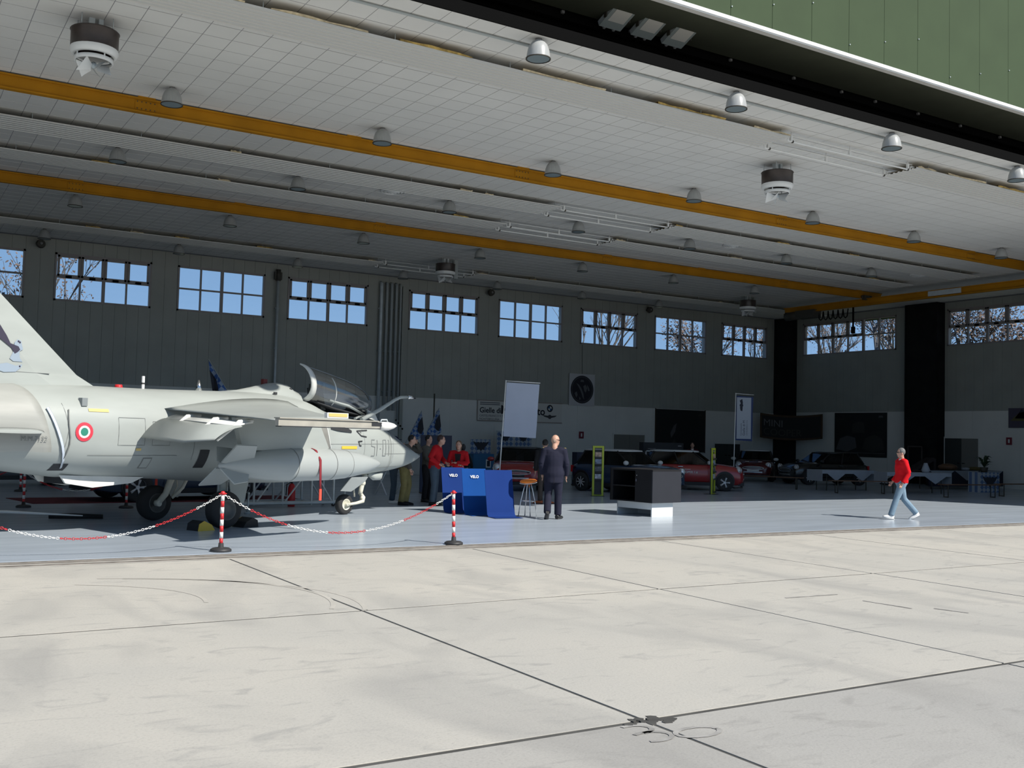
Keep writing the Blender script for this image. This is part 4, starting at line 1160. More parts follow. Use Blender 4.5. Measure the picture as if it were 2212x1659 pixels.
chain(top(P0), top(P1), 0.60, 'red and white plastic chain hanging left of the main wheel post', None, False)
chain(top(P1), top(P2, -0.025), 0.60, 'red and white plastic chain hanging between the two front posts', None, False)
for p, l in (((2.79, 24.0, 0), 'dim red and white post at the end of the dark red carpet'), ((4.73, 23.35, 0), 'dim red and white post beside the spoked car wheel'), ((3.35, 29.6, 0), 'dim red and white post behind the end of the red carpet'), ((4.75, 29.8, 0), 'dim red and white post under the jet ventral strake')):
    post(p, l, None, 0.78)
chain((2.79, 24.0, .74), (4.73, 23.35, .74), 0.38, 'dim barrier chain in front of the spoked car wheel', None, False, 0.5, False, 0.1, 0.008)
chain((3.35, 29.6, .74), (4.75, 29.8, .74), 0.35, 'dim barrier chain behind the jet belly', None, False, 0.5, False, 0.1, 0.008)
chain((0.9, 28.9, .74), (3.35, 29.6, .74), 0.45, 'dim barrier chain leading away from the rear posts', None, True, 0.5, False, 0.1, 0.008)

# ---- ground equipment around the jet
for x, y, lb in ((-0.50, -1.05, 'black and yellow wheel chock behind the near main wheel'), (0.40, -1.05, 'black and yellow wheel chock ahead of the near main wheel')):
    root = thing('wheel_chock', lb, 'chock', JW(x, y), math.radians(21)+(PI if x > 0 else 0), 'wheel chocks at the near wheel')
    q = MB(); q.prism([(-0.22, 0), (0.12, 0), (0.05, 0.10), (-0.10, 0.17), (-0.20, 0.12)], -0.19, 0.13); q.build('block', m_rubber, root)
    q = MB(); q.prism([(-0.22, 0), (0.12, 0), (0.05, 0.10), (-0.10, 0.17), (-0.20, 0.12)], -0.205, -0.19); q.build('yellow_end', m_yel, root)
root = thing('tow_bar', 'low white tow bar lying on the floor under the jet tail', 'tow bar', (1.9, 20.2, 0), math.radians(-28))
q = MB(); q.tube([(-1.0, 0, 0.2), (0.2, 0, 0.21), (1.5, 0.0, 0.17)], [0.02, 0.03, 0.01], 8); q.build('bar', m_whitepl, root)
q = MB(); q.tube([(0, 0, 0.2), (-0.1, 0.1, 0.0)], 0.02, 6); q.tube([(0, 0, 0.2), (-0.1, -0.1, 0.0)], 0.02, 6); q.build('leg', mat('rust', (0.12, 0.05, 0.03), 0.8), root)
q = MB(); q.tube([(2.9, 21.1, 0.04), (3.3, 20.95, 0.04), (3.8, 20.8, 0.04)], [0.05, 0.06, 0.04], 8)
tag(q.build('rubber_pad', m_rubber), 'black rubber pad lying on the dark floor beyond the tow bar', 'pad')
# maintenance stand
root = thing('work_stand', 'pale steel frame stand standing behind the jet fuel tank', 'stand', (6.75, 22.85, 0), math.radians(2))
def sbar(a, c, r=0.028, nm='tube'):
    q = MB(); q.cyl(a, c, r, n=6, smooth=False); q.build(nm, m_galv, root)
for x in (0.0, 0.62, 1.3, 2.0, 2.55):
    for y in (0.0, 0.6): sbar((x, y, 0.05), (x, y, 0.95), 0.028, 'post')
for y in (0.0, 0.6):
    sbar((-0.1, y, 0.10), (2.7, y, 0.10), 0.045, 'bottom_rail'); sbar((-0.1, y, 0.95), (2.7, y, 0.95), 0.035, 'top_rail')
    sbar((0.65, y, 0.95), (0.15, y, 0.12), 0.02, 'brace'); sbar((0.68, y, 0.12), (1.25, y, 0.92), 0.02, 'brace'); sbar((2.0, y, 0.92), (2.5, y, 0.14), 0.02, 'brace'); sbar((1.35, y, 0.12), (1.95, y, 0.9), 0.02, 'brace')
for x in (-0.1, 0.62, 1.3, 2.0, 2.7): sbar((x, 0, 0.10), (x, 0.6, 0.10), 0.03, 'cross_rail')
q = MB(); q.bb((-0.1, -0.02, 0.97), (2.7, 0.62, 1.0)); q.build('platform', m_galv, root)
for x in (0.0, 2.55):
    for y in (0.0, 0.6):
        q = MB(); q.cyl((x, y-0.02, 0.04), (x, y+0.02, 0.04), 0.04, n=12); q.build('caster', m_rubber, root)
root = thing('fire_extinguisher', 'red fire extinguisher on the floor inside the steel stand', 'fire extinguisher', (8.35, 23.15, 0))
q = MB(); q.lathe([(0, 0), (0.08, 0), (0.085, 0.03), (0.085, 0.42), (0.06, 0.5), (0.03, 0.53), (0, 0.53)], 18); q.build('cylinder', m_redpl, root)
q = MB(); q.cyl((0, 0, 0.53), (0, 0, 0.6), 0.025, n=8); q.box((0.06, 0, 0.6), (0.16, 0.02, 0.02)); q.tube([(0, 0.03, 0.56), (-0.1, 0.06, 0.5), (-0.11, 0.06, 0.25)], 0.012, 6); q.build('valve', m_blackpl, root)
for (x, y, h, lb) in ((6.75, 21.35, 0.42, 'thin grey ground stake beside the near main wheel'), (8.86, 21.25, 0.5, 'thin grey jack leg beside the nose wheel')):
    q = MB(); q.cyl((0, 0, 0.0), (0, 0, 0.03), 0.06, n=10); q.cyl((0, 0, 0.0), (0.02, 0, h), 0.022, n=8); q.ball((0.02, 0, h), 0.03, 8, 6)
    tag(q.build('jack_stake', m_galv, None, (x, y, 0)), lb, 'stand')
q = MB(); q.prism([(3.1, 25.0), (9.4, 25.0), (9.4, 26.95), (2.75, 26.95)], 0.0, 0.012, axis='z')
tag(q.build('carpet', mat('carpet_red', (0.10, 0.008, 0.014), 0.95, var=0.2, scale=6, world=True)), 'dark red carpet under the car behind the jet', 'carpet')

# ================================================================== CARS
m_tint = glass('car_glass', (0.14, 0.16, 0.17), 0.03, 0.03)
m_cardark = mat('car_black_trim', (0.012, 0.012, 0.013), 0.5)
m_alloy = mat('alloy', (0.58, 0.59, 0.60), 0.35, 0.2)
m_lamp = mat('headlamp', (0.70, 0.72, 0.74), 0.12, 0.3)
m_inter = mat('car_interior', (0.03, 0.03, 0.032), 0.8)
def car_wheel(root, c, r, side, spokes):
    q = MB(); M = T(*c) @ RX(PI/2)
    q.lathe([(r*0.6, -0.1), (r*0.9, -0.1), (r, -0.07), (r, 0.07), (r*0.9, 0.1), (r*0.6, 0.1)], 24, M); t = q.build('wheel', m_tyre_r, root)
    q = MB(); y = c[1]+side*0.085
    q.lathe([(r*0.60, side*-0.085), (r*0.70, side*-0.10), (r*0.74, side*-0.095), (r*0.70, side*-0.06)], 24, M)
    for k in range(spokes):
        a = 2*PI*k/spokes
        for da in ((-0.1, 0.1) if spokes <= 5 else (0,)):
            q.tube([(c[0]+r*0.12*math.cos(a), y, c[2]+r*0.12*math.sin(a)), (c[0]+r*0.66*math.cos(a+da), y, c[2]+r*0.66*math.sin(a+da))], [0.022, 0.016], 4, flat=0.6)
    q.cyl((c[0], y-side*0.01, c[2]), (c[0], y+side*0.012, c[2]), 0.05, n=10)
    q.build('rim', m_alloy, t)
    q = MB(); q.lathe([(0, side*-0.045), (r*0.62, side*-0.045)], 20, M); q.build('brake_disc', m_cardark, t)
def car(name, label, loc, rz, paint, roofm, L=3.70, W=1.68, H=1.40, small=True, spokes=8, group=None, mirror=None, notch=0.0, stripes=False):
    root = thing(name, label, 'car', loc, rz, group)
    a = L/2; hw = W/2; belt = 0.66*H if small else 0.64*H
    st = [(a, .36, .58, .58*hw), (a-.04, .26, .68, .76*hw), (a-.12, .22, .74, .88*hw), (a-.35, .20, .84, .96*hw), (a-.7, .19, .89, hw), (a-1.15, .19, belt, hw), (0, .19, belt, hw), (-a+.7, .19, belt, hw), (-a+.35, .22, belt, .96*hw), (-a+.12, .26, belt-.06, .88*hw), (-a+.03, .30, belt-.14, .78*hw), (-a, .38, belt-.26, .66*hw)]
    if not small: st = [(x, b_, t_ if x > 0 else min(t_, belt), w_) for x, b_, t_, w_ in st]
    secs = []
    for x, zb, zt, w_ in st:
        zm = (zb+zt)/2
        pts = [(w_*.80, zb), (w_*.95, zb+.05), (w_, zm-.05), (w_*.995, zm+.12 if zt-zm > .15 else zm+.03), (w_*.95, zt-.05), (w_*.84, zt), (w_*.4, zt+.025)]
        secs.append([(x, y, z) for y, z in pts]+[(x, -y, z) for y, z in reversed(pts)])
    q = MB(); q.loft(secs); q.build('body', paint, root)
    # glasshouse
    xf0, xf1 = (0.86, 0.26) if small else (0.95, 0.15)
    xr0, xr1 = (-a+0.18, -a+0.42) if small else (-a+0.45, -a+1.25)
    def ringz(x0, x1, w_, z):
        r_ = 0.14
        return [(x0, w_-r_*1.6, z), (x0-r_*1.4, w_, z), ((x0+x1)/2, w_*1.01, z), (x1+r_, w_*.97, z), (x1, w_-r_*1.6, z), (x1, -w_+r_*1.6, z), (x1+r_, -w_*.97, z), ((x0+x1)/2, -w_*1.01, z), (x0-r_*1.4, -w_, z), (x0, -w_+r_*1.6, z)]
    z1 = H-0.055
    R0, R1 = ringz(xf0, xr0, hw*.94, belt-.02), ringz(xf1, xr1, hw*.76, z1)
    q = MB(); q.loft([R0, R1], smooth=False, cap=False); gh = q.build('windows', m_tint, root)
    for i in (1, 8, 3, 6, 2, 7):
        q = MB(); q.tube([R0[i], R1[i]], 0.028, 5); q.build('pillar', m_cardark if i not in (2, 7) else m_cardark, gh)
    q = MB(); q.loft([ringz(xf1+.03, xr1-.04, hw*.775, z1-.01), ringz(xf1+.01, xr1-.03, hw*.77, z1+.03), ringz(xf1-.2, xr1+.2, hw*.6, H)]); q.build('roof', roofm, root)
    q = MB(); q.bb((-a+0.5, -hw*.8, .35), (0.4, hw*.8, belt-.08)); q.box((0.15, .35, belt+.08), (.15, .45, .5)); q.box((0.15, -.35, belt+.08), (.15, .45, .5)); q.build('interior', m_inter, root)
    r = 0.305 if small else 0.335
    xw = a-0.66 if small else a-0.82
    xb = -a+0.58 if small else -a+0.98
    for x in (xw, xb):
        for s_ in (-1, 1):
            q = MB(); q.cyl((x, s_*(hw-.22), r+.05), (x, s_*(hw+.008), r+.05), r+.035, n=22); q.build('wheel_arch', m_cardark, root)
            car_wheel(root, (x, s_*(hw-.055), r), r, s_, spokes)
    q = MB()
    q.bb((xb+r, -hw-.004, .18), (xw-r, hw+.004, .30)); q.bb((a-.2, -hw*.82, .20), (a+.005, hw*.82, .31)); q.bb((-a-.005, -hw*.7, .26), (-a+.2, hw*.7, .36)); q.build('sill', m_cardark, root)
    # face
    gz = 0.60
    q = MB(); q.tube([(a+.0, .46*math.cos(t), gz+.075*math.sin(t)) if abs(math.sin(t)) < 2 else 0 for t in [2*PI*i/20 for i in range(21)]], .016, 6, cap=False); gr = q.build('grille', m_chrome, root)
    for k in range(3):
        q = MB(); q.bb((a-.01, -.38+.03*k, gz-.04+.035*k), (a+.01, .38-.03*k, gz-.032+.035*k)); q.build('grille_bar', m_chrome, gr)
    q = MB(); q.bb((a-.05, -.42, gz-.06), (a-.004, .42, gz+.06)); q.build('grille_mesh', m_cardark, gr)
    q = MB(); q.bb((a-.02, -.40, .40), (a+.008, .40, .44)); q.build('bumper_strip', m_chrome, root)
    q = MB(); q.bb((a+.0, -.26, .455), (a+.012, .26, .53)); q.build('number_plate', m_whitepl if stripes else m_cardark, root)
    for s_ in (-1, 1):
        q = MB(); q.ball((a-.17, s_*hw*.76, .73), (.10, .115, .125), 14, 10); hl = q.build('headlamp', m_lamp, root)
        q = MB(); q.lathe([(.112, 0), (.132, .01), (.132, -.02), (.112, -.01)], 18, T(a-.12, s_*hw*.765, .73) @ RY(PI/2)); q.build('headlamp_ring', m_chrome, hl)
        q = MB(); q.ball((a-.06, s_*hw*.62, .36), (.04, .07, .05), 10, 6); q.build('fog_lamp', m_lamp, root)
        q = MB(); q.ball((xf0-.22, s_*(hw+.10), belt+.06), (.07, .12, .075), 12, 8); q.build('mirror', mirror or paint, root)
        q = MB(); q.box((-.35, s_*(hw+.012), belt-.10), (.17, .02, .025)); q.build('door_handle', m_chrome, root)
        q = MB(); q.box((xf0-.25, s_*(hw+.004), .55), (.008, .006, .6)); q.box((-.62, s_*(hw+.004), .55), (.008, .006, .6)); q.build('door_gap', m_cardark, root)
        q = MB(); q.box((-a+.04, s_*hw*.75, .72), (.08, .14, .22)); q.build('tail_lamp', m_redpl, root)
    q = MB(); q.tube([(xf0+.02, 0, belt+.01), (xf0+.06, .4, belt), (xf0-.1, hw*.85, belt)], .012, 5); q.tube([(xf0+.02, 0, belt+.01), (xf0+.06, -.4, belt), (xf0-.1, -hw*.85, belt)], .012, 5); q.build('waist_strip', m_chrome if small else m_cardark, root)
    if stripes:
        for s_ in (-1, 1):
            q = MB(); q.box((a-.62, s_*.28, .895), (.7, .16, .01), Matrix.Rotation(0.09, 3, 'Y')); q.build('bonnet_stripe', m_whitepl, root)
    return root
p_red = mat('car_red', (0.30, 0.016, 0.018), 0.25, coat=0.6)
p_dred = mat('car_dark_red', (0.10, 0.010, 0.014), 0.25, coat=0.6)
p_blue = mat('car_blue', (0.018, 0.040, 0.085), 0.25, coat=0.6)
p_navy = mat('car_navy', (0.03, 0.05, 0.085), 0.25, coat=0.6)
p_blk = mat('car_black', (0.012, 0.013, 0.013), 0.25, coat=0.6)
p_sil = mat('car_silver', (0.22, 0.23, 0.24), 0.3, 0.4)
p_white = mat('car_white', (0.55, 0.56, 0.55), 0.35, coat=0.4)
car('compact_car', 'red compact car with black roof facing out beside the orange stool', (18.55, 29.4, 0), math.radians(234), p_red, p_blk, mirror=p_red)
car('compact_car', 'dark blue compact car with white roof behind the black counter', (21.19, 26.97, 0), math.radians(-75), p_blue, p_white, mirror=p_white)
rm = car('compact_car', 'red compact car with white roof and white mirrors beside the yellow racks', (25.15, 28.35, 0), math.radians(-42), p_red, p_white, mirror=p_white, spokes=5)
q = text_mb('COOPER 1.6', 0.11, 0.001); q.v = [(x-.35, y-.846, z+.60) for x, y, z in q.v]; q.build('door_lettering', m_whitepl, rm)
q = MB(); q.bb((-.35, -.846, .73), (.0, -.843, .745)); q.build('door_lettering', m_whitepl, rm)
car('compact_car', 'dark red compact car with pale roof and bonnet stripes under the hanging banner', (34.6, 34.6, 0), math.radians(222), p_dred, p_white, mirror=p_white, stripes=True)
car('compact_car', 'black compact car standing behind the long tables', (35.0, 31.0, 0), math.radians(165), p_blk, p_blk)
car('coupe_car', 'dark blue coupe with five-spoke wheels behind the jet belly', (6.35, 26.15, 0.013), math.radians(12), p_navy, p_navy, 4.5, 1.80, 1.38, False, 5, mirror=p_navy)
car('coupe_car', 'silver coupe far behind the jet tail', (3.25, 33.0, 0), math.radians(5), p_sil, p_sil, 4.5, 1.80, 1.38, False, 5, mirror=p_sil)

# ================================================================== DISPLAY FURNITURE
# three bent blue sheets
m_bluesheet = mat('blue_sheet', (0.012, 0.036, 0.165), 0.8, var=0.05, scale=2, spec=0.06)
m_bluesheet2 = mat('blue_sheet_bright', (0.010, 0.062, 0.25), 0.8, var=0.05, scale=2, spec=0.06)
def sheet(p, wd, rz, m, label, letters):
    root = thing('display_sheet', label, 'display panel', p, rz, None)
    prof = [(0.42, 0.008), (0.06, 0.008), (0.0, 0.05), (-0.02, 0.10), (-0.12, 0.55), (-0.22, 1.0)]
    q = MB(); n = len(prof)
    P_ = [(0, -y, z) for y, z in prof]; t = 0.012
    q.add([(-wd/2, p_[1], p_[2]) for p_ in P_]+[(wd/2, p_[1], p_[2]) for p_ in P_]+[(-wd/2, p_[1]+t, p_[2]+t*.4) for p_ in P_]+[(wd/2, p_[1]+t, p_[2]+t*.4) for p_ in P_],
          [(i, i+1, n+i+1, n+i) for i in range(n-1)]+[(2*n+i, 3*n+i, 3*n+i+1, 2*n+i+1) for i in range(n-1)]+[(i, 2*n+i, 2*n+i+1, i+1) for i in range(n-1)]+[(n+i, n+i+1, 3*n+i+1, 3*n+i) for i in range(n-1)]+[(0, n, 3*n, 2*n), (n-1, 3*n-1, 4*n-1, 2*n-1)])
    sh = q.build('sheet', m, root)
    if letters:
        q = text_mb('VELO', 0.085, 0.002, 0.002, 'CENTER'); q.v = [(x, y+0.142+0.0 if False else 0.150+z*0.22, z+0.80) for x, y, z in q.v]; q.build('lettering', m_whitepl, sh)
    return root
RZP = math.radians(-6)
sheet((11.30, 20.62, 0), 0.56, RZP, m_bluesheet, 'bent dark blue metal panel with white lettering nearest the red jackets', True)
sheet((11.46, 19.93, 0), 0.58, RZP, m_bluesheet2, 'bright blue bent metal panel in the middle of three with white lettering', True)
sheet((11.66, 19.20, 0), 0.66, RZP, m_bluesheet, 'plain bent blue metal panel without lettering beside the orange stool', False)

root = thing('bar_stool', 'orange seated bar stool with thin metal legs beside the blue panels', 'stool', (12.30, 19.15, 0), 0.5)
m_orange = mat('orange_seat', (0.95, 0.24, 0.015), 0.5)
q = MB(); q.lathe([(0, 0.74), (0.10, 0.735), (0.17, 0.75), (0.20, 0.775), (0.17, 0.80), (0.08, 0.81), (0, 0.81)], 20, Matrix.Scale(1.0, 4)); q.v = [(x*1.15, y*0.9, z+0.10*x) for x, y, z in q.v]; q.build('seat', m_orange, root)
q = MB(); q.lathe([(0.19, 0.730), (0.202, 0.738), (0.19, 0.745)], 20); q.v = [(x*1.15, y*0.9, z+0.10*x) for x, y, z in q.v]; q.build('seat_rim', m_whitepl, root)
for k in range(4):
    a = PI/4+k*PI/2
    q = MB(); q.tube([(0.05*math.cos(a), 0.05*math.sin(a), 0.75), (0.10*math.cos(a), 0.10*math.sin(a), 0.6), (0.17*math.cos(a), 0.17*math.sin(a), 0.3), (0.21*math.cos(a), 0.21*math.sin(a), 0.0)], 0.011, 8); q.build('leg', m_chrome, root)
q = MB(); q.tube([(0.155*math.cos(t), 0.155*math.sin(t), 0.34) for t in [2*PI*i/20 for i in range(21)]], 0.009, 6, cap=False); q.build('foot_ring', m_chrome, root)

# black counter on a white plinth
root = thing('counter', 'black box counter with open shelves on a white plinth', 'counter', (15.11, 18.32, 0), math.radians(8))
m_cblk = mat('counter_black', (0.014, 0.014, 0.016), 0.7, var=0.08, scale=3, spec=0.15)
m_cgrey = mat('counter_side', (0.026, 0.028, 0.035), 0.7, var=0.05, scale=3, spec=0.15)
W_, D_ = 0.75, 1.10    # W_ along +x (right face), D_ along +y (left face)
q = MB(); q.bb((-0.12, -0.12, 1.03), (W_+0.1, D_+0.12, 1.07)); q.build('top', m_cblk, root)
q = MB(); q.bb((-0.12, -0.12, 0.32), (W_+0.1, -0.09, 1.03)); q.build('front_panel', m_cgrey, root)
q = MB(); q.bb((-0.12, -0.09, 0.32), (-0.09, 0.42, 1.03)); q.build('side_panel', m_cblk, root)
q = MB(); q.bb((W_+0.07, -0.09, 0.32), (W_+0.1, D_+0.12, 1.03)); q.build('side_panel', m_cblk, root)
q = MB(); q.bb((-0.12, D_+0.09, 0.32), (W_+0.1, D_+0.12, 1.03)); q.bb((-0.12, D_+0.03, 0.32), (-0.09, D_+0.12, 1.03)); q.build('end_panel', m_cblk, root)
for z in (0.32, 0.66):
    q = MB(); q.bb((-0.11, -0.09, z), (W_+0.07, D_+0.09, z+0.025)); q.build('shelf', m_cblk, root)
q = MB(); q.bb((-0.09, 0.40, 0.34), (W_+0.05, 0.42, 1.03)); q.build('divider', m_cblk, root)
q = MB(); q.ball((-0.13, 0.36, 0.93), 0.012, 8, 6); q.box((-0.135, 0.37, 0.82), (0.01, 0.03, 0.06)); q.build('key', m_chrome, root)
m_plinth = mat('plinth_white', (0.66, 0.68, 0.68), 0.35)
q = MB(); q.bb((0, 0, 0), (W_-0.04, 0.03, 0.32)); q.build('plinth_front', m_plinth, root)
q = MB(); q.bb((0, 0.03, 0.16), (0.03, D_, 0.32)); q.bb((0, D_-0.03, 0), (W_-0.04, D_, 0.32)); q.bb((W_-0.07, 0.03, 0), (W_-0.04, D_-0.03, 0.32)); q.build('plinth_side', m_plinth, root)

# yellow-green magazine racks
m_lime = mat('lime_frame', (0.46, 0.52, 0.035), 0.4)
def rack(loc, rz, label):
    root = thing('magazine_rack', label, 'rack', loc, rz, 'lime green magazine racks')
    q = MB(); w_, h_ = 0.34, 1.52; t = 0.06
    for (a, c) in (((-w_/2, -.02, 0), (w_/2, .02, t)), ((-w_/2, -.02, h_-t), (w_/2, .02, h_)), ((-w_/2, -.02, t), (-w_/2+t, .02, h_-t)), ((w_/2-t, -.02, t), (w_/2, .02, h_-t))): q.bb(a, c)
    q.build('frame', m_lime, root)
    q = MB(); q.bb((-w_/2-.012, .02, 0), (w_/2+.012, .06, h_)); q.build('back_frame', m_blackpl, root)
    q = MB(); q.bb((-w_/2-.03, -.12, 0), (w_/2+.03, .25, .012)); q.build('foot_plate', m_blackpl, root)
    for i, z in enumerate((1.16, 0.95, 0.73, 0.50, 0.08)):
        q = MB(); q.bb((-.11, -.07, z-.02), (.11, .02, z-.01)); q.bb((-.11, -.08, z-.02), (.11, -.07, z+.03)); q.build('shelf', m_blackpl, root)
        if i < 4:
            q = MB(); q.box((0, -.03, z+.08), (.19, .015, .18), Matrix.Rotation(-.15, 3, 'X')); mg = q.build('magazine', mat('magazine_%d' % i, ((.42, .30, .22), (.24, .28, .36), (.12, .12, .13), (.42, .42, .46))[i], 0.5, var=0.6, scale=14), root)
    q = MB(); q.bb((-.1, -.01, 1.40), (.1, .01, 1.44)); q.build('header', m_grey, root)
rack((18.75, 25.3, 0), math.radians(58-90), 'lime green magazine rack standing between the uniformed man and the black counter')
rack((23.6, 25.5, 0), math.radians(58-90+62), 'lime green magazine rack turned sideways in front of the red car')

# tall banners on poles
def pole_banner(loc, rz, h, wd, zt, zb, lean, mcloth, label, border=False):
    root = thing('pole_banner', label, 'banner', loc, rz)
    q = MB(); q.cyl((0, 0, 0.03), (lean*h, 0, h), 0.018, n=8); q.build('pole', m_whitepl, root)
    q = MB(); q.cyl((lean*h, 0, h-.02), (lean*h+wd, 0, h-.05), 0.012, n=8); q.build('top_bar', m_whitepl, root)
    q = MB(); q.box((0, 0, .02), (.7, .12, .04)); q.box((0, 0, .02), (.12, .7, .04)); q.build('cross_base', m_greasy, root)
    q = MB(); n = 8
    vs = []
    for i in range(n+1):
        z = zt+(zb-zt)*i/n
        for j in range(5):
            vs.append((lean*z+0.03+(wd-.05)*j/4, 0.012*math.sin(i*1.3+j), z-.03*j/4))
    fs = [(i*5+j, i*5+j+1, (i+1)*5+j+1, (i+1)*5+j) for i in range(n) for j in range(4)]
    k = len(vs)
    q.add(vs+[(x, y+.004, z) for x, y, z in vs], fs+[tuple(k+i for i in reversed(f_)) for f_ in fs], 0, True)
    cl = q.build('cloth', mcloth, root)
    return root, cl
m_bcloth = mat('banner_cloth', (0.42, 0.46, 0.56), 0.85, var=0.03, scale=2)
ang = math.radians(58.3-90)
pole_banner((14.78, 24.55, 0), math.radians(-20), 3.30, 0.98, 3.24, 1.74, 0.045, m_bcloth, 'blank pale grey banner on a leaning pole behind the blue panels')
r2, cl = pole_banner((27.62, 28.75, 0), math.radians(-22), 3.58, 0.72, 3.48, 1.80, 0.015, mat('banner_blue_edge', (0.03, 0.05, 0.14), 0.85), 'narrow white banner with vertical lettering above the red car')
q = MB(); q.bb((0.09, -0.03, 1.86), (0.66, -0.02, 3.42)); wc = q.build('white_field', mat('banner_white2', (0.36, 0.40, 0.46), 0.85), r2)
m_ink = mat('dark_ink', (0.02, 0.022, 0.035), 0.8)
for s_, sz, x0, z0 in (('Gielle di M', 0.13, 0.42, 1.98), ('CASTELFRANCO VTO', 0.06, 0.52, 1.98), ('Concessionaria', 0.075, 0.29, 1.98)):
    q = text_mb(s_, sz, 0.001); q.v = [(x0-z, -0.034+y*0, z0+x) for x, y, z in q.v]; q.build('lettering', m_ink, wc)
q = MB(); q.cyl((0.27, -0.036, 3.12), (0.27, -0.031, 3.12), 0.07, n=16); q.prism([(0.27, 3.12), (0.20, 3.30), (0.30, 3.36), (0.33, 3.2)], -.035, -.031); q.prism([(0.27, 3.12), (0.21, 3.04), (0.24, 2.92), (0.31, 2.9), (0.32, 3.05)], -.035, -.031); q.build('winged_badge', m_ink, wc)

# ================================================================== WALL GRAPHICS
root = thing('wall_banner', 'wide white dealer banner with black lettering on the rear wall', 'banner', (22.88, 39.94, 2.41))
m_vinyl = mat('white_vinyl', (0.62, 0.61, 0.57), 0.7)
q = MB(); q.bb((0, 0, 0), (4.55, 0.03, 0.90)); cl = q.build('sheet', m_vinyl, root)
q = MB(); q.bb((-.02, -.004, -.02), (4.57, 0.0, 0.015)); q.bb((-.02, -.004, .885), (4.57, 0.0, .92)); q.bb((-.02, -.004, 0), (.015, 0.0, .9)); q.build('hem', mat('hem_beige', (0.27, 0.22, 0.19), 0.8), root)
m_ltr = mat('banner_black', (0.012, 0.012, 0.02), 0.7); m_ltr2 = mat('banner_grey', (0.13, 0.13, 0.14), 0.7)
for s_, sz, x0, z0, bd, m in (('Gielle di', 0.335, 0.10, 0.36, 0.006, m_ltr), ('M', 0.54, 1.20, 0.34, 0.012, m_ltr), ('ato', 0.50, 2.95, 0.34, 0.009, m_ltr), ('CASTELFRANCO V.TO', 0.135, 0.10, 0.18, 0, m_ltr2), ('MONTEBELLUNA', 0.135, 0.10, 0.03, 0, m_ltr2)):
    q = text_mb(s_, sz, 0.002, bd); q.v = [(x+x0, y-0.004, z+z0) for x, y, z in q.v]; q.build('lettering', m, cl)
q = MB(); q.bb((0.12, -.005, .79), (1.15, -.001, .83)); q.bb((0.12, -.005, .71), (1.15, -.001, .75)); q.build('small_print', m_ltr2, cl)
q = MB(); q.cyl((3.87, -.006, .66), (3.87, 0, .66), .165, n=28); bg_ = q.build('round_badge', m_ltr, cl)
for k in range(4):
    q = MB(); a0 = k*PI/2; q.prism([(3.87, .66)]+[(3.87+.105*math.cos(a0+PI/2*i/6), .66+.105*math.sin(a0+PI/2*i/6)) for i in range(7)], -.010, -.006); q.build('badge_quarter', m_vinyl if k % 2 == 0 else mat('badge_blue', (0.03, 0.09, 0.2), 0.6), bg_)
q = MB(); q.cyl((3.87, -.006, .27), (3.87, 0, .27), .10, n=24)
for s_ in (-1, 1): q.prism([(3.87+s_*.08, .22), (3.87+s_*.08, .32), (3.87+s_*.40, .34), (3.87+s_*.30, .27)], -.005, 0)
q.build('winged_badge', mat('badge_dark', (0.05, 0.05, 0.055), 0.6), cl)
# round squadron sign
root = thing('squadron_sign', 'square grey sign with a black round emblem hung on the rear wall', 'sign', (27.8, 39.9, 3.27))
q = MB(); q.bb((0, 0, 0), (1.47, 0.05, 1.5)); sg = q.build('board', mat('sign_grey', (0.50, 0.50, 0.51), 0.6), root)
q = MB(); q.cyl((.735, -.006, .76), (.735, 0, .76), .66, n=40); ds = q.build('disc', m_ltr, sg)
m_sg = mat('sign_mark', (0.10, 0.105, 0.11), 0.6)
q = MB(); q.lathe([(.585, 0), (.605, 0)], 40, T(.735, -.009, .76) @ RX(PI/2)); q.build('ring', m_sg, ds)
for pl in ([(.40, 1.05), (.55, .98), (.70, .80), (.82, .55), (.86, .28), (.76, .40), (.68, .62), (.58, .80)], [(.80, .92), (.92, 1.0), (1.02, .85), (.95, .62), (.86, .70)], [(.30, .58), (.42, .66), (.48, .50), (.40, .36)], [(1.0, 1.0), (1.1, .9), (1.18, .72), (1.08, .70)], [(.62, 1.12), (.84, 1.12), (.80, 1.22), (.66, 1.22)], [(.56, .42), (.66, .34), (.60, .24)]):
    q = MB(); q.prism(pl, -.010, -.006); q.build('emblem_shape', m_sg, ds)
q = MB(); q.cyl((.735, .03, 1.5), (.735, .06, 2.9), .008, n=6); q.build('hanging_wire', m_black, root)
# posters
def poster(u, z0, z1, wd, at, label, frame_m, shapes, body=None):
    root = thing('poster', label, 'poster', (u, YB-.06, z0) if at == 'y' else (XR-.06, u, z0), 0 if at == 'y' else -PI/2)
    q = MB(); q.bb((0, 0, 0), (wd, .03, z1-z0)); sh_ = q.build('sheet', body or mat('poster_black', (0.010, 0.010, 0.011), 0.5), root)
    if frame_m:
        for (a, c) in (((-.03, -.01, -.03), (0, .03, z1-z0+.03)), ((wd, -.01, -.03), (wd+.03, .03, z1-z0+.03))):
            q = MB(); q.bb(a, c); q.build('edge_strip', frame_m, root)
    for pl, m in shapes:
        q = MB(); q.prism(pl, -.006, -.001); q.build('printed_shape', m, sh_)
m_p1 = mat('print_dim', (0.035, 0.032, 0.03), 0.6); m_p2 = mat('print_grey', (0.09, 0.085, 0.09), 0.6); m_p3 = mat('print_brown', (0.06, 0.035, 0.018), 0.6); m_p4 = mat('print_red', (0.05, 0.012, 0.012), 0.6)
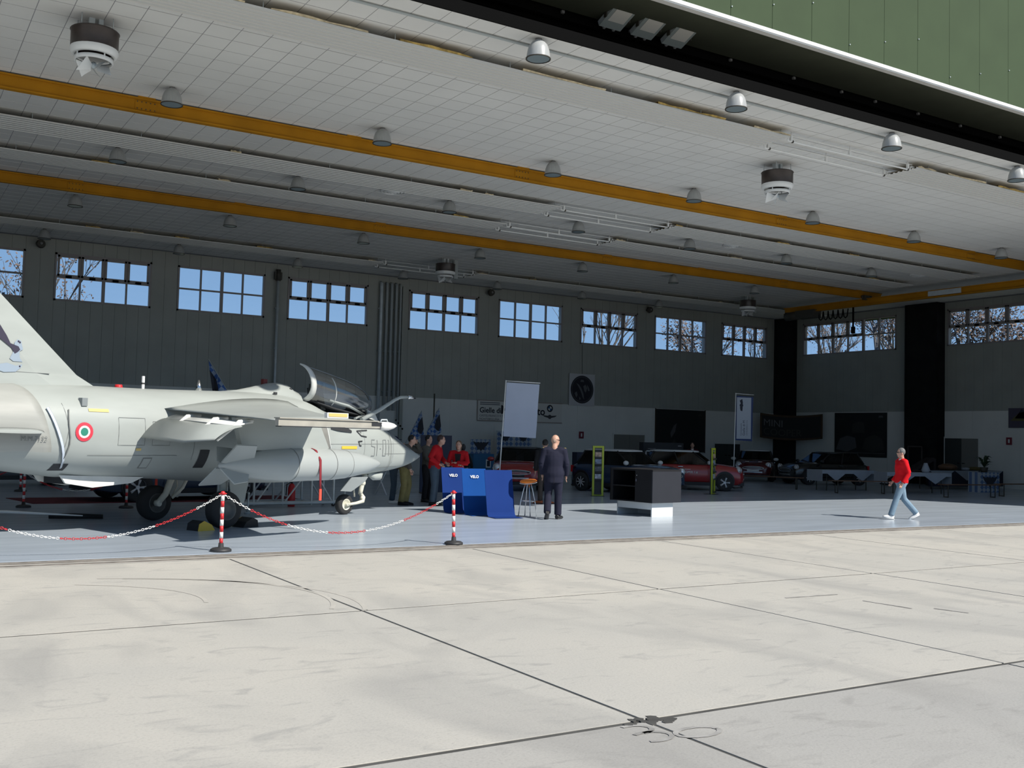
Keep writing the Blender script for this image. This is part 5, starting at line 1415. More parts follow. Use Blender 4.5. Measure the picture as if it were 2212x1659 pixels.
poster(33.1, 1.15, 3.28, 3.25, 'y', 'large black poster with a dim figure on the rear wall', m_p3, [([(1.0, .7), (1.25, 1.0), (1.35, 1.45), (1.15, 1.3), (.95, .95)], m_p2), ([(1.1, .15), (1.35, .5), (1.2, .65), (1.0, .4)], m_p1), ([(2.75, 1.85), (3.05, 1.85), (2.95, 1.95), (2.85, 1.95)], m_p1)])
poster(36.38, 1.14, 3.34, 3.2, 'x', 'black poster with two dim cars on the end wall', None, [([(.1, .35), (.35, .9), (.8, 1.05), (1.3, .95), (1.4, .45), (.8, .25)], m_p2), ([(1.75, .4), (1.95, .95), (2.5, 1.1), (2.95, .9), (3.05, .4), (2.4, .25)], m_p1), ([(1.1, 1.2), (1.9, 1.2), (1.85, 1.7), (1.5, 1.75), (1.15, 1.65)], m_p1), ([(.1, .18), (3.1, .18), (3.1, .21), (.1, .21)], m_p2), ([(.1, 1.85), (.6, 1.85), (.6, 1.9), (.1, 1.9)], m_p1), ([(2.7, 1.95), (3.0, 1.95), (2.95, 2.05), (2.75, 2.05)], m_p2)])
poster(26.85, 2.64, 3.49, 1.9, 'x', 'colourful poster high on the white end wall', None, [([(.1, .3), (.5, .65), (1.2, .75), (1.7, .5), (1.3, .3)], mat('print_yellow', (0.10, 0.09, 0.03), 0.6)), ([(.3, .4), (.6, .8), (1.0, .6), (.8, .4)], m_ink)], mat('poster_lilac', (0.075, 0.065, 0.095), 0.6))
for u, at, lb in ((28.45, 'y', 'small red wall sign beside the uniformed man head'), (26.95, 'x', 'small red wall sign right of the end wall door')):
    root = thing('wall_sign', lb, 'sign', (u, 39.93, 1.72) if at == 'y' else (41.93, u, 1.9), 0 if at == 'y' else -PI/2)
    q = MB(); q.bb((0, 0, 0), (.26, .02, .32)); q.build('plate', mat('sign_red', (0.18, 0.015, 0.03), 0.6), root)
    q = MB(); q.bb((.09, -.004, .08), (.17, 0, .24)); q.build('pictogram', m_whitepl, root)
# hanging MINI COOPER banner across the corner
root = thing('corner_banner', 'black cloth banner with brown border hung across the rear corner', 'banner', (39.25, 38.95, 2.0), math.atan2(-2.05, 2.4))
m_bb = mat('corner_black', (0.009, 0.009, 0.009), 0.8)
def sagz(u): return -0.12*4*(u/3.15)*(1-u/3.15)
Lb = 3.15; n = 14
def cloth_strip(z0, z1, u0, u1, d, m, name, par, sg_=True):
    q = MB(); vs = []
    for i in range(n+1):
        u = u0+(u1-u0)*i/n
        vs += [(u, d, z0+sagz(u)), (u, d, z1+sagz(u))]
    q.add(vs+[(x, y+.008, z) for x, y, z in vs], [(2*i, 2*i+2, 2*i+3, 2*i+1) for i in range(n)]+[(2*n+2+2*i, 2*n+2+2*i+1, 2*n+2+2*i+3, 2*n+2+2*i+2) for i in range(n)])
    return q.build(name, m, par)
cb = cloth_strip(0, 1.28, 0, Lb, 0, m_bb, 'cloth', root)
for a in ((0, .1, 0, Lb), (1.18, 1.28, 0, Lb), (0, 1.28, 0, .1), (0, 1.28, Lb-.1, Lb)): cloth_strip(a[0], a[1], a[2], a[3], -.01, mat('banner_brown', (0.055, 0.028, 0.010), 0.8), 'border', cb)
for s_, z0 in (('MINI', .66), ('COOPER', .20)):
    q = text_mb(s_, .50, 0.002, 0.0); q.v = [(x*0.98+.16, -.02, z+z0+sagz(x+.16)) for x, y, z in q.v]; q.build('lettering', mat('letter_%s' % s_.lower(), (0.13, 0.13, 0.13) if s_ == 'MINI' else (0.045, 0.045, 0.035), 0.8), cb)
# ---- checked displays with eagle motif
m_chk = checker('blue_white_check', (0.10, 0.16, 0.30), (0.36, 0.40, 0.44), 7.0)
m_eag = mat('eagle_dark', (0.03, 0.03, 0.04), 0.8)
EAG = [(-.5, .28), (-.3, .2), (-.14, .24), (-.06, .18), (0, .26), (.06, .18), (.14, .24), (.3, .2), (.5, .28), (.36, .05), (.24, -.04), (.2, -.2), (.1, -.16), (0, -.26), (-.1, -.16), (-.2, -.2), (-.24, -.04), (-.36, .05)]
def eagle(cx_, cz_, s_, y=-.012):
    q = MB(); q.prism([(cx_+a*s_, cz_+c*s_) for a, c in EAG], y, y+.008); return q
def checked_stand(loc, wd, h, birds, label, rz=0.0):
    root = thing('display_stand', label, 'display', loc, rz, 'checked displays at the rear wall')
    q = MB(); q.bb((0, 0, 0.06), (wd, .02, h)); sh_ = q.build('sheet', m_chk, root)
    q = MB(); q.bb((-.02, -.06, 0), (wd+.02, .1, .06)); q.build('foot', m_galv, root)
    q = MB(); q.bb((-.01, -.015, h), (wd+.01, .03, h+.03)); q.build('top_rail', m_galv, root)
    for x, z, s_ in birds: eagle(x, z, s_).build('eagle', m_eag, sh_)
checked_stand((22.76, 38.0, 0), 0.84, 1.94, [(.42, 1.66, .6), (.42, 1.05, .6), (.42, .45, .6)], 'tall blue checked display with dark eagles left of the red car roof')
checked_stand((23.66, 38.0, 0), 0.86, 1.94, [(.43, 1.66, .6), (.43, 1.05, .6), (.43, .45, .6)], 'tall blue checked display with dark eagles behind the red car')
root = thing('display_counter', 'blue display counter topped by a checked eagle sign near the rear wall', 'display', (20.55, 36.1, 0))
q = MB(); q.bb((0, 0, 0), (.96, .5, 1.0)); cb_ = q.build('counter', mat('display_blue', (0.025, 0.13, 0.27), 0.6), root)
q = MB(); q.bb((.58, -.02, .45), (.80, 0, .78)); pc = q.build('picture_frame', m_whitepl, root)
q = MB(); q.bb((.62, -.026, .50), (.76, -.02, .73)); q.build('picture', m_ink, pc)
q = MB(); q.bb((.02, .3, 1.0), (.96, .32, 1.58)); sh_ = q.build('sign', m_chk, root); e_ = eagle(.5, 1.30, .75, .285); e_.build('eagle', m_eag, sh_)
def flag(loc, base, tip, drop, wd, label, rz=0):
    root = thing('flag', label, 'flag', loc, rz, None)
    b_, t_ = Vector(base), Vector(tip)
    q = MB(); q.cyl(b_, t_, .014, n=6); q.build('pole', m_pipe, root)
    n, k = 8, 6; vs = []
    d = (b_-t_); d.normalize()
    for i in range(n+1):
        u = i/n
        for j in range(k+1):
            v = j/k
            p = t_+d*(wd*v)
            vs.append((p.x+.05*math.sin(v*5+u*2)*u+0.12*u*(1-v), p.y+.07*math.sin(v*7+u*1.5), p.z-drop*u*(1-.45*v)))
    fs = [(i*(k+1)+j, i*(k+1)+j+1, (i+1)*(k+1)+j+1, (i+1)*(k+1)+j) for i in range(n) for j in range(k)]
    m_ = len(vs)
    q = MB(); q.add(vs+[(x, y+.006, z) for x, y, z in vs], fs+[tuple(m_+i for i in reversed(f_)) for f_ in fs], 0, True); cl_ = q.build('cloth', m_flag, root)
    q = MB(); P_ = lambda i, j: (vs[i*(k+1)+j][0], vs[i*(k+1)+j][1]-.02, vs[i*(k+1)+j][2])
    q.add([P_(2, 0), P_(2, 2), P_(3, 3), P_(4, 3), P_(6, 2), P_(7, 1), P_(6, 0), P_(4, 0), P_(3, 1), P_(4, 1), P_(5, 1)], [(0, 1, 8), (0, 8, 7), (1, 2, 8), (2, 3, 9), (2, 9, 8), (8, 9, 7), (9, 3, 10), (9, 10, 7), (3, 4, 10), (10, 4, 5), (10, 5, 6), (10, 6, 7)]); q.build('eagle', m_eag, cl_)
m_flag = checker('flag_check', (0.05, 0.12, 0.34), (0.30, 0.37, 0.48), 8.0)
flag((17.06, 36, 0), (0, 0, .6), (1.07, 0, 2.65), .95, .95, 'blue checked flag with dark eagle on a slanted pole left of the wall banner')
flag((18.04, 36.1, 0), (-.3, 0, .6), (.9, 0, 2.78), .95, .95, 'blue checked flag with dark eagle on a slanted pole beside the dark upright pole')
q = MB(); q.cyl((0, 0, 0), (0, 0, 3.35), .03, n=8); q.cyl((0, 0, 0), (0, 0, .05), .2, n=14); tag(q.build('dark_pole', m_greasy, None, (18.87, 36.4, 0)), 'dark upright pole standing in front of the rear wall', 'pole')
flag((8.65, 28, 0), (1.0, 0, 0.5), (-1.02, 0, 3.66), 1.15, 1.1, 'blue flag rising behind the jet spine', -0.55)
# navy boards and kiosks
def board(loc, wd, h, dp, m, label, cat='display panel', rz=0):
    root = thing('exhibition_board', label, cat, loc, rz)
    q = MB(); q.bb((0, 0, .04), (wd, dp, h)); q.build('board', m, root)
    for x in (.06, wd-.06):
        q = MB(); q.box((x, dp/2, .02), (.06, max(dp*1.5, .3), .04)); q.build('foot', m_greasy, root)
    return root
m_navy = mat('navy_board', (0.012, 0.018, 0.045), 0.6)
board((13.75, 27.3, 0), .95, 1.72, .05, m_navy, 'dark navy board behind the red-jacketed couple', rz=-.2)
nb = board((22.0, 31.0, 0), 1.15, 1.22, .3, m_navy, 'dark navy exhibition case behind the blue car')
q = MB(); q.prism([(.35, .75), (.40, 1.12), (.46, 1.12), (.43, .75)], -.01, 0); q.build('printed_stripe', mat('case_print', (0.05, 0.08, 0.14), 0.6), nb)
board((21.76, 30.6, 0), .6, .67, .3, m_navy, 'low navy box on feet left of the blue car')
root = thing('information_kiosk', 'dark kiosk with a white-framed screen between the two compact cars', 'kiosk', (25.1, 31.0, 0))
q = MB(); q.bb((0, 0, 0), (2.0, .25, 1.64)); q.build('body', mat('kiosk_dark', (0.022, 0.024, 0.028), 0.5), root)
for (a, c) in (((.09, -.03, .1), (.13, 0, 1.33)), ((1.88, -.03, .1), (1.92, 0, 1.33)), ((.09, -.03, 1.29), (1.92, 0, 1.33))):
    q = MB(); q.bb(a, c); q.build('frame_bar', m_plinth, root)
q = MB(); q.bb((.25, -.015, .1), (1.8, 0, 1.2)); q.build('screen', mat('screen_pale', (0.16, 0.185, 0.21), 0.35), root)
q = MB(); q.bb((.22, -.006, 1.39), (.6, 0, 1.41)); q.bb((1.72, -.006, 1.5), (1.9, 0, 1.54)); q.build('lettering', m_grey, root)
# white folding chair behind the nose
root = thing('folding_table', 'small white folding table behind the men at the jet nose', 'table', (12.7, 27.0, 0), .3)
q = MB(); q.bb((-.5, -.3, .70), (.5, .3, .73)); q.build('top', m_whitepl, root)
for x in (-.4, .4):
    for s_ in (-1, 1):
        q = MB(); q.cyl((x, -.25*s_, .0), (x, .22*s_, .70), .018, n=6); q.build('leg', m_whitepl, root)

# ---- tables, cloths and benches on the right
m_cloth = mat('white_cloth', (0.30, 0.33, 0.37), 0.9, var=0.06, scale=3)
m_clothb = mat('navy_cloth', (0.012, 0.014, 0.03), 0.9)
m_wood = mat('bench_wood', (0.12, 0.06, 0.03), 0.6, var=0.2, scale=5)
def table(loc, rz, L, label, navy=False):
    root = thing('trestle_table', label, 'table', loc, rz)
    q = MB(); q.bb((0, 0, .73), (L, .8, .76)); q.build('top', m_wood, root)
    for x in (.3, L-.3):
        for y in (.12, .68):
            q = MB(); q.cyl((x, y, 0), (x, y, .73), .02, n=6); q.build('leg', m_greasy, root)
    c = thing('tablecloth', label.replace('table', 'cloth on the table') if False else ('navy cloth with white corners draped over ' if navy else 'white cloth with hanging points draped over ')+label, 'tablecloth', loc, rz)
    q = MB(); q.bb((-.02, -.02, .762), (L+.02, .82, .772)); q.build('top_cloth', m_clothb if navy else m_cloth, c)
    k = max(2, int(L/1.2))
    if navy:
        q = MB(); q.bb((-.03, -.03, .12), (L+.03, -.02, .772)); q.build('skirt', m_clothb, c)
    for i in range(k):
        u = L*i/k; w_ = L/k
        q = MB(); q.prism([(u, .772), (u+w_, .772), (u+w_*.5, .36)], -.045, -.036); q.build('corner_drop', m_cloth, c)
    if not navy:
        q = MB(); q.bb((-.03, -.035, .64), (L+.03, -.025, .772)); q.build('edge_drop', m_cloth, c)
        q = MB(); q.bb((-.035, -.03, .36), (-.02, .83, .772)); q.build('end_drop', m_cloth, c)
        q = MB(); q.bb((L+.02, -.03, .36), (L+.035, .83, .772)); q.build('end_drop', m_cloth, c)
    return root
ra = math.radians(-4)
table((30.2, 26.75, 0), math.radians(-8), 2.5, 'the table in front of the black compact car')
table((31.6, 24.95, 0), math.radians(-19), 2.6, 'the table behind the man in the red sweater')
table((36.6, 26.9, 0), math.radians(-3), 4.6, 'the long table below the end wall door', True)
def bench(loc, rz, L, label):
    root = thing('bench', label, 'bench', loc, rz, 'wooden folding benches')
    q = MB(); q.bb((0, 0, .43), (L, .26, .46)); q.build('seat', m_wood, root)
    for x in (.25, L-.25):
        q = MB(); q.tube([(x, .03, 0), (x, .03, .43)], .018, 6); q.tube([(x, .23, 0), (x, .23, .43)], .018, 6); q.cyl((x, .03, .02), (x, .23, .02), .018, n=6); q.build('leg', m_greasy, root)
bench((28.5, 29.6, 0), math.radians(-60), 2.6, 'wooden bench between the dark red car and the tables')
bench((29.1, 25.35, 0), math.radians(-22), 2.3, 'wooden bench before the table of the black car')
bench((31.4, 22.5, 0), math.radians(-11), 2.6, 'wooden bench with dark legs right of the man in the red sweater')
bench((34.8, 22.6, 0), math.radians(-5), 2.4, 'wooden bench in front of the checked eagle box')
root = thing('checked_box', 'blue and white checked box with a dark eagle before the long table', 'box', (36.9, 24.8, 0), math.radians(-10))
q = MB(); q.bb((0, 0, 0), (1.0, .6, .78)); bx_ = q.build('box', m_chk, root); eagle(.5, .42, .8).build('eagle', m_eag, bx_)
root = thing('potted_plant', 'leafy dark green plant on the checked eagle box', 'plant', (37.45, 25.0, .78))
q = MB(); q.lathe([(0, 0), (.12, 0), (.15, .2), (.13, .2), (0, .18)], 14); q.build('pot', m_greasy, root)
m_leafd = mat('plant_leaf', (0.02, 0.045, 0.015), 0.7)
random.seed(5)
for i in range(26):
    a = random.random()*6.28; r = random.uniform(.15, .45); h = random.uniform(.15, .5)
    q = MB(); d = Vector((math.cos(a), math.sin(a), 0)); t_ = Vector((-d.y, d.x, 0))*.05
    b0 = Vector((0, 0, .18)); m1 = b0+d*r*.5+Vector((0, 0, h)); e1 = b0+d*r+Vector((0, 0, h*.8))
    q.add([b0, m1+t_, e1, m1-t_], [(0, 1, 2, 3)]); q.build('leaf', m_leafd, root)
for (x, y, nm, cat, lb, m, prof) in ((38.4, 27.3, 'bread_basket', 'basket', 'low brown basket on the long navy table', m_wood, [(0, 0), (.3, 0), (.4, .12), (.36, .2), (.2, .26), (0, .28)]),
                                 (39.6, 27.3, 'paper_box', 'box', 'pale round box on the long navy table', m_cloth, [(0, 0), (.15, 0), (.17, .1), (0, .12)]),
                                 (40.3, 27.3, 'fruit_tray', 'tray', 'low yellowish tray on the long navy table', mat('tray_yellow', (.10, .08, .02), .7), [(0, 0), (.35, 0), (.4, .08), (.2, .14), (0, .15)]),
                                 (33.3, 24.6, 'drinks_jug', 'jug', 'pale jug on the table behind the red sweater', m_cloth, [(0, 0), (.12, 0), (.16, .1), (.1, .25), (.06, .36), (0, .36)])):
    q = MB(); q.lathe(prof, 16); tag(q.build(nm, m, None, (x, y, .772)), lb, cat)
root = thing('easel_frame', 'pale empty picture frame leaning at the broad black column', 'frame', (40.9, 31.2, 0), -PI/2)
for (a, c) in (((0, 0, .75), (.05, .03, 1.75)), ((.75, 0, .75), (.8, .03, 1.75)), ((0, 0, 1.7), (.8, .03, 1.75)), ((0, 0, .75), (.8, .03, .8))):
    q = MB(); q.bb(a, c); q.build('frame_bar', mat('frame_wood', (.075, .06, .05), .7), root)
for x in (.1, .7):
    q = MB(); q.cyl((x, .02, 0), (x, .02, .76), .02, n=6); q.build('leg', m_greasy, root)
root = thing('ramp', 'dark sloping ramp leaning by the end wall behind the red sweater', 'ramp', (38.2, 30.2, 0), math.radians(-30))
q = MB(); q.prism([(0, 0), (0, .05), (2.1, 1.25), (2.2, 1.2), (2.2, 0), (2.1, 0), (2.1, 1.1), (.1, 0)], 0, .8); q.build('plank', mat('ramp_dark', (.03, .02, .02), .7), root)

# ================================================================== PEOPLE
def remesh(mb, vox, smooth=3):
    me = mb.mesh('tmp', m_skin); o = bpy.data.objects.new('tmp', me); COL.objects.link(o)
    r = o.modifiers.new('r', 'REMESH'); r.mode = 'VOXEL'; r.voxel_size = vox
    s_ = o.modifiers.new('s', 'SMOOTH'); s_.factor = 0.5; s_.iterations = smooth
    dg = bpy.context.evaluated_depsgraph_get()
    out = bpy.data.meshes.new_from_object(o.evaluated_get(dg))
    bpy.data.objects.remove(o); bpy.data.meshes.remove(me)
    q = MB(); q.add([v.co[:] for v in out.vertices], [tuple(p.vertices) for p in out.polygons], 0, True)
    bpy.data.meshes.remove(out)
    return q
def person(label, loc, rz, h, top, legs, shoe, hair, pose=None, hair_style='short', collar=None, sleeves=True, jacket=False, extras=None, head_turn=0.0, group=None, build=1.0, skin=None, shades=None, female=False, cap=None):
    skin = skin or m_skin
    s = h/1.75
    J = dict(pelvis=(0, 0, .95), waist=(0, 0, 1.10), chest=(0, 0, 1.33), neck=(-.01, 0, 1.49), head=(.02, 0, 1.635),
             shL=(0, .19, 1.425), elL=(-.03, .245, 1.14), wrL=(.03, .25, .89), shR=(0, -.19, 1.425), elR=(-.03, -.245, 1.14), wrR=(.03, -.25, .89),
             hipL=(0, .095, .93), knL=(.02, .105, .50), anL=(-.02, .11, .085), hipR=(0, -.095, .93), knR=(.02, -.105, .50), anR=(-.02, -.11, .085), dirL=(1, .15, 0), dirR=(1, -.15, 0))
    if pose: J.update(pose)
    J = {k: Vector(v)*(s if not k.startswith('dir') else 1) for k, v in J.items()}
    root = thing('person', label, 'person', loc, rz, group)
    B = build
    def limb(q, pts, rr): q.tube(pts, [r*s*B for r in rr], 10)
    def torso(q, g):
        P_ = [J['pelvis']-Vector((0, 0, .06*s)), J['pelvis'], J['waist'], J['waist'].lerp(J['chest'], .6), J['chest'], J['chest'].lerp(J['neck'], .55)]
        W2 = [(.165, .125), (.175, .13), (.15, .115), (.17, .125), (.185, .12), (.11, .09)]
        if female: W2 = [(.165, .12), (.17, .125), (.13, .10), (.15, .125), (.155, .11), (.09, .08)]
        q.tube(P_, [((a+g)*s*B, (c+g)*s*B) for a, c in W2], 16, upv=(J['shL']-J['shR']).normalized())
    def arm(q, S, g, upto=1.0):
        a, e, w_ = J['sh'+S], J['el'+S], J['wr'+S]
        c = J['chest'].lerp(J['neck'], .35)
        limb(q, [c, a.lerp(c, .25), a, a.lerp(e, .5), e], [.07+g, .075+g, .066+g, .054+g, .045+g])
        limb(q, [e, e.lerp(w_, .4), e.lerp(w_, upto)], [.045+g, .045+g, .032+g+(.008 if g else 0)])
    def leg(q, S, g, end=1.0):
        a, k, n_ = J['hip'+S], J['kn'+S], J['an'+S]
        limb(q, [a+Vector((0, 0, .05*s)), a.lerp(k, .15), a.lerp(k, .55), k], [.085+g, .09+g, .074+g, .058+g])
        limb(q, [k, k.lerp(n_, .3), k.lerp(n_, .7), k.lerp(n_, end)], [.056+g, .058+g, .044+g+(.012 if g else 0), .036+g+(.02 if g else 0)])
    hd_ = J['head']; Rh = Matrix.Rotation(head_turn, 3, 'Z')
    # body: one continuous surface
    q = MB(); torso(q, -.012)
    for S in 'LR': arm(q, S, -.012); leg(q, S, -.012)
    limb(q, [J['chest'].lerp(J['neck'], .5), J['neck'], hd_-Vector((0, 0, .03*s))], [.065, .056, .055])
    q.ball(hd_+Vector((0, 0, .012*s)), (.092*s, .075*s, .108*s), 14, 10, rot=Rh)
    q.ball(hd_+Rh @ Vector((.02*s, 0, -.06*s)), (.068*s, .056*s, .062*s), 12, 8, rot=Rh)
    q.ball(hd_+Rh @ Vector((.094*s, 0, -.018*s)), (.017*s, .014*s, .022*s), 8, 6, rot=Rh)
    for sg_ in (-1, 1): q.ball(hd_+Rh @ Vector((-.005*s, sg_*.076*s, -.01*s)), (.02*s, .012*s, .03*s), 8, 6, rot=Rh)
    for S in 'LR':
        e, w_ = J['el'+S], J['wr'+S]; d = (w_-e).normalized()
        q.ball(w_+d*.045*s, (.034*s, .026*s, .046*s), 10, 8, rot=Vector((0, 0, 1)).rotation_difference(d).to_matrix())
    qb = remesh(q, .017*s, 2)
    for S in 'LR':
        e, w_ = J['el'+S], J['wr'+S]; d = (w_-e).normalized()
        fwd = Vector((1, 0, 0)); sd = d.cross(fwd)
        if sd.length < .1: sd = d.cross(Vector((0, 0, 1)))
        sd.normalize(); fr = sd.cross(d); fr.normalize()
        for k in range(4):
            o_ = fr*(.024-.016*k)*s; ln = (.075, .085, .078, .062)[k]*s
            p0 = w_+d*.075*s+o_; curl = sd*(-.012*s if S == 'L' else .012*s)
            qb.tube([p0, p0+d*ln*.5+curl*.4, p0+d*ln*.9+curl*1.6], [.0095*s, .0088*s, .007*s], 6)
        p0 = w_+d*.03*s+fr*.028*s
        qb.tube([p0, p0+d*.035*s+fr*.022*s, p0+d*.065*s+fr*.026*s], [.012*s, .011*s, .008*s], 6)
    body = qb.build('body', skin, root)
    # eyes, brows, mouth
    for sg_ in (-1, 1):
        q = MB(); q.ball(hd_+Rh @ Vector((.084*s, sg_*.03*s, .012*s)), (.008*s, .013*s, .007*s), 8, 6, rot=Rh); q.build('eye', m_blackpl, body)
    q = MB(); q.ball(hd_+Rh @ Vector((.083*s, 0, -.062*s)), (.006*s, .024*s, .006*s), 8, 6, rot=Rh); q.build('mouth', mat('lips', (.35, .12, .1), .6), body)
    # clothes
    q = MB(); torso(q, .016)
    if jacket:
        P_ = [J['pelvis']-Vector((0, 0, .20*s)), J['pelvis']-Vector((0, 0, .05*s)), J['waist']]
        q.tube(P_, [(.205*s, .155*s), (.20*s, .15*s), (.175*s, .135*s)], 16, upv=(J['shL']-J['shR']).normalized())
    for S in 'LR': arm(q, S, .014, .97 if sleeves else 0.0)
    limb(q, [J['chest'].lerp(J['neck'], .4), J['neck']-Vector((0, 0, .035*s))], [.10, .072])
    tp = remesh(q, .016*s, 3).build('jacket' if jacket else 'top', top, root)
    q = MB()
    q.tube([J['pelvis']+Vector((0, 0, .07*s)), J['pelvis'], J['pelvis']-Vector((0, 0, .08*s))], [(.172*s*B, .135*s*B), (.185*s*B, .142*s*B), (.17*s*B, .135*s*B)], 16, upv=(J['hipL']-J['hipR']).normalized())
    for S in 'LR': leg(q, S, .014, 1.0)
    remesh(q, .016*s, 2).build('trousers', legs, root)
    for S in 'LR':
        n_ = J['an'+S]; d = J['dir'+S].normalized()
        q = MB(); q.tube([n_-d*.07*s-Vector((0, 0, .035*s)), n_+d*.0*s-Vector((0, 0, .03*s)), n_+d*.10*s-Vector((0, 0, .045*s)), n_+d*.18*s-Vector((0, 0, .055*s)), n_+d*.205*s-Vector((0, 0, .06*s))], [(.045*s, .038*s), (.055*s, .043*s), (.038*s, .048*s), (.028*s, .045*s), (.014*s, .028*s)], 12); sh_ = q.build('shoe', shoe, root)
        q = MB(); q.tube([n_-d*.08*s-Vector((0, 0, .076*s)), n_+d*.1*s-Vector((0, 0, .076*s)), n_+d*.205*s-Vector((0, 0, .072*s))], [(.010*s, .04*s), (.010*s, .047*s), (.008*s, .03*s)], 10); q.build('sole', m_blackpl if shoe != m_whitepl else m_whitepl, sh_)
    # hair
    q = MB()
    if hair_style != 'bald':
        q.ball(hd_+Rh @ Vector((-.018*s, 0, .032*s)), (.094*s, .084*s, .10*s), 14, 10, rot=Rh)
        if hair_style == 'long':
            q.ball(hd_+Rh @ Vector((-.055*s, 0, -.05*s)), (.06*s, .085*s, .13*s), 12, 8, rot=Rh)
        q.f2 = None
        q.build('hair', hair, root)
    else:
        for sg_ in (-1, 1): q.ball(hd_+Rh @ Vector((-.03*s, sg_*.062*s, -.01*s)), (.045*s, .018*s, .04*s), 10, 6, rot=Rh)
        q.build('hair', hair, root)
    if cap:
        q = MB(); q.ball(hd_+Rh @ Vector((-.01*s, 0, .05*s)), (.105*s, .09*s, .09*s), 14, 8, rot=Rh); q.box(hd_+Rh @ Vector((.12*s, 0, .05*s)), (.10*s, .13*s, .012*s), Rh); q.build('cap', cap, root)
    if collar:
        q = MB(); q.tube([J['neck']-Vector((0, 0, .055*s)), J['neck']-Vector((0, 0, .005*s))], [.082*s, .074*s], 14); q.build('collar', collar, root)
    if shades:
        q = MB()
        for sg_ in (-1, 1):
            q.ball(hd_+Rh @ Vector((.088*s, sg_*.034*s, .012*s)), (.012*s, .028*s, .018*s), 8, 6, rot=Rh)
            q.cyl(hd_+Rh @ Vector((.085*s, sg_*.06*s, .015*s)), hd_+Rh @ Vector((-.01*s, sg_*.082*s, .012*s)), .005*s, n=6)
        q.build('glasses', m_blackpl, root)
    if extras: extras(root, J, s, tp)
    return root
c_ = lambda n, v, r=.9: mat(n, v, r, var=0.10, scale=9, spec=0.1)
m_uni = c_('uniform_navy', (0.020, 0.021, 0.036)); m_jeans = c_('jeans', (0.19, 0.27, 0.34)); m_jeansd = c_('jeans_dark', (0.06, 0.085, 0.115)); m_sweat = c_('sweater_red', (0.62, 0.012, 0.018)); m_jackr = c_('jacket_red', (0.42, 0.015, 0.02))
m_olive = c_('olive_cloth', (0.17, 0.15, 0.065)); m_dk = c_('dark_cloth', (0.02, 0.02, 0.022)); m_gvest = c_('grey_vest', (0.085, 0.08, 0.07))
h_dark = mat('hair_dark', (0.012, 0.010, 0.009), .7); h_grey = mat('hair_grey', (0.14, 0.14, 0.14), .7, var=.3, scale=40); h_blond = mat('hair_blond', (0.12, 0.075, 0.04), .7); h_brown = mat('hair_brown', (0.05, 0.025, 0.018), .7); h_shav = mat('hair_shaven', (0.30, 0.21, 0.16), .7)
m_shoeb = mat('shoe_black', (0.015, 0.015, 0.016), .45); m_shoeo = mat('shoe_orange', (0.40, 0.10, 0.03), .6)
def uni(root, J, s, tp):
    for S in 'LR':
        q = MB(); q.box(J['sh'+S]+Vector((0, 0, .055*s)), (.05*s, .11*s, .012*s)); q.build('epaulette', mat('gold_braid', (.55, .42, .12), .4), tp)
    q = MB(); q.bb((-.152*s, -.004, .74*s), (-.148*s, .004, .95*s)); q.build('vent_seam', m_dk, tp)
person('man in a dark navy uniform with shaven head standing with his back turned', (12.52, 18.48, 0), math.radians(58), 1.80, m_uni, m_uni, m_shoeb, h_shav,
       pose=dict(pelvis=(0, 0, .95), chest=(.01, 0, 1.33), anR=(-.03, -.10, .085), knR=(.0, -.10, .50), knL=(.06, .11, .50), anL=(-.26, .13, .15), dirL=(.75, .1, -.65), dirR=(.9, -.45, 0), elR=(-.02, -.26, 1.14), wrR=(.08, -.26, .90), elL=(-.02, .27, 1.15), wrL=(.09, .24, .92), head=(.03, -.015, 1.635)), hair_style='bald', jacket=True, extras=uni, head_turn=math.radians(-72), shades=True, build=1.12)
person('man in a red sweater and blue jeans striding across the hangar floor', (20.96, 16.15, 0), math.radians(150), 1.69, m_sweat, m_jeans, m_whitepl, h_grey,
       pose=dict(knL=(.16, .10, .52), anL=(.30, .10, .10), knR=(-.10, -.10, .50), anR=(-.42, -.11, .15), dirR=(.85, -.1, -.45), dirL=(1, .05, .15), elL=(-.08, .25, 1.14), wrL=(.07, .25, .90), elR=(-.05, -.25, 1.14), wrR=(.12, -.24, .92)), collar=m_whitepl, shades=True, build=1.08)
def cam_prop(root, J, s, tp):
    q = MB(); q.box(J['wrR']+Vector((.05, .05, .04)), (.05, .11, .07)); q.build('camera', m_blackpl, root)
person('man in olive trousers with a dark top standing behind the jet nose', (11.15, 22.98, 0), math.radians(-40), 1.76, m_gvest, m_olive, m_dk, h_dark,
       pose=dict(chest=(.06, 0, 1.32), neck=(.12, 0, 1.46), head=(.17, 0, 1.585), shL=(.06, .19, 1.41), shR=(.06, -.19, 1.41), knL=(.10, .06, .50), anL=(.04, .0, .085), knR=(.02, -.10, .50), anR=(-.04, -.10, .085), elL=(.34, .24, 1.30), wrL=(.26, .08, 1.52), elR=(.12, -.27, 1.12), wrR=(.20, -.24, .88)), build=1.1)
person('person in a navy cap and dark jeans standing close behind the olive trousers', (11.12, 23.55, 0), math.radians(-30), 1.66, m_gvest, m_jeansd, m_whitepl, h_dark,
       pose=dict(elR=(.22, -.25, 1.22), wrR=(.24, -.07, 1.48), elL=(.18, .24, 1.2), wrL=(.28, .08, 1.35)), cap=c_('cap_navy', (0.015, 0.02, 0.05)), sleeves=False)
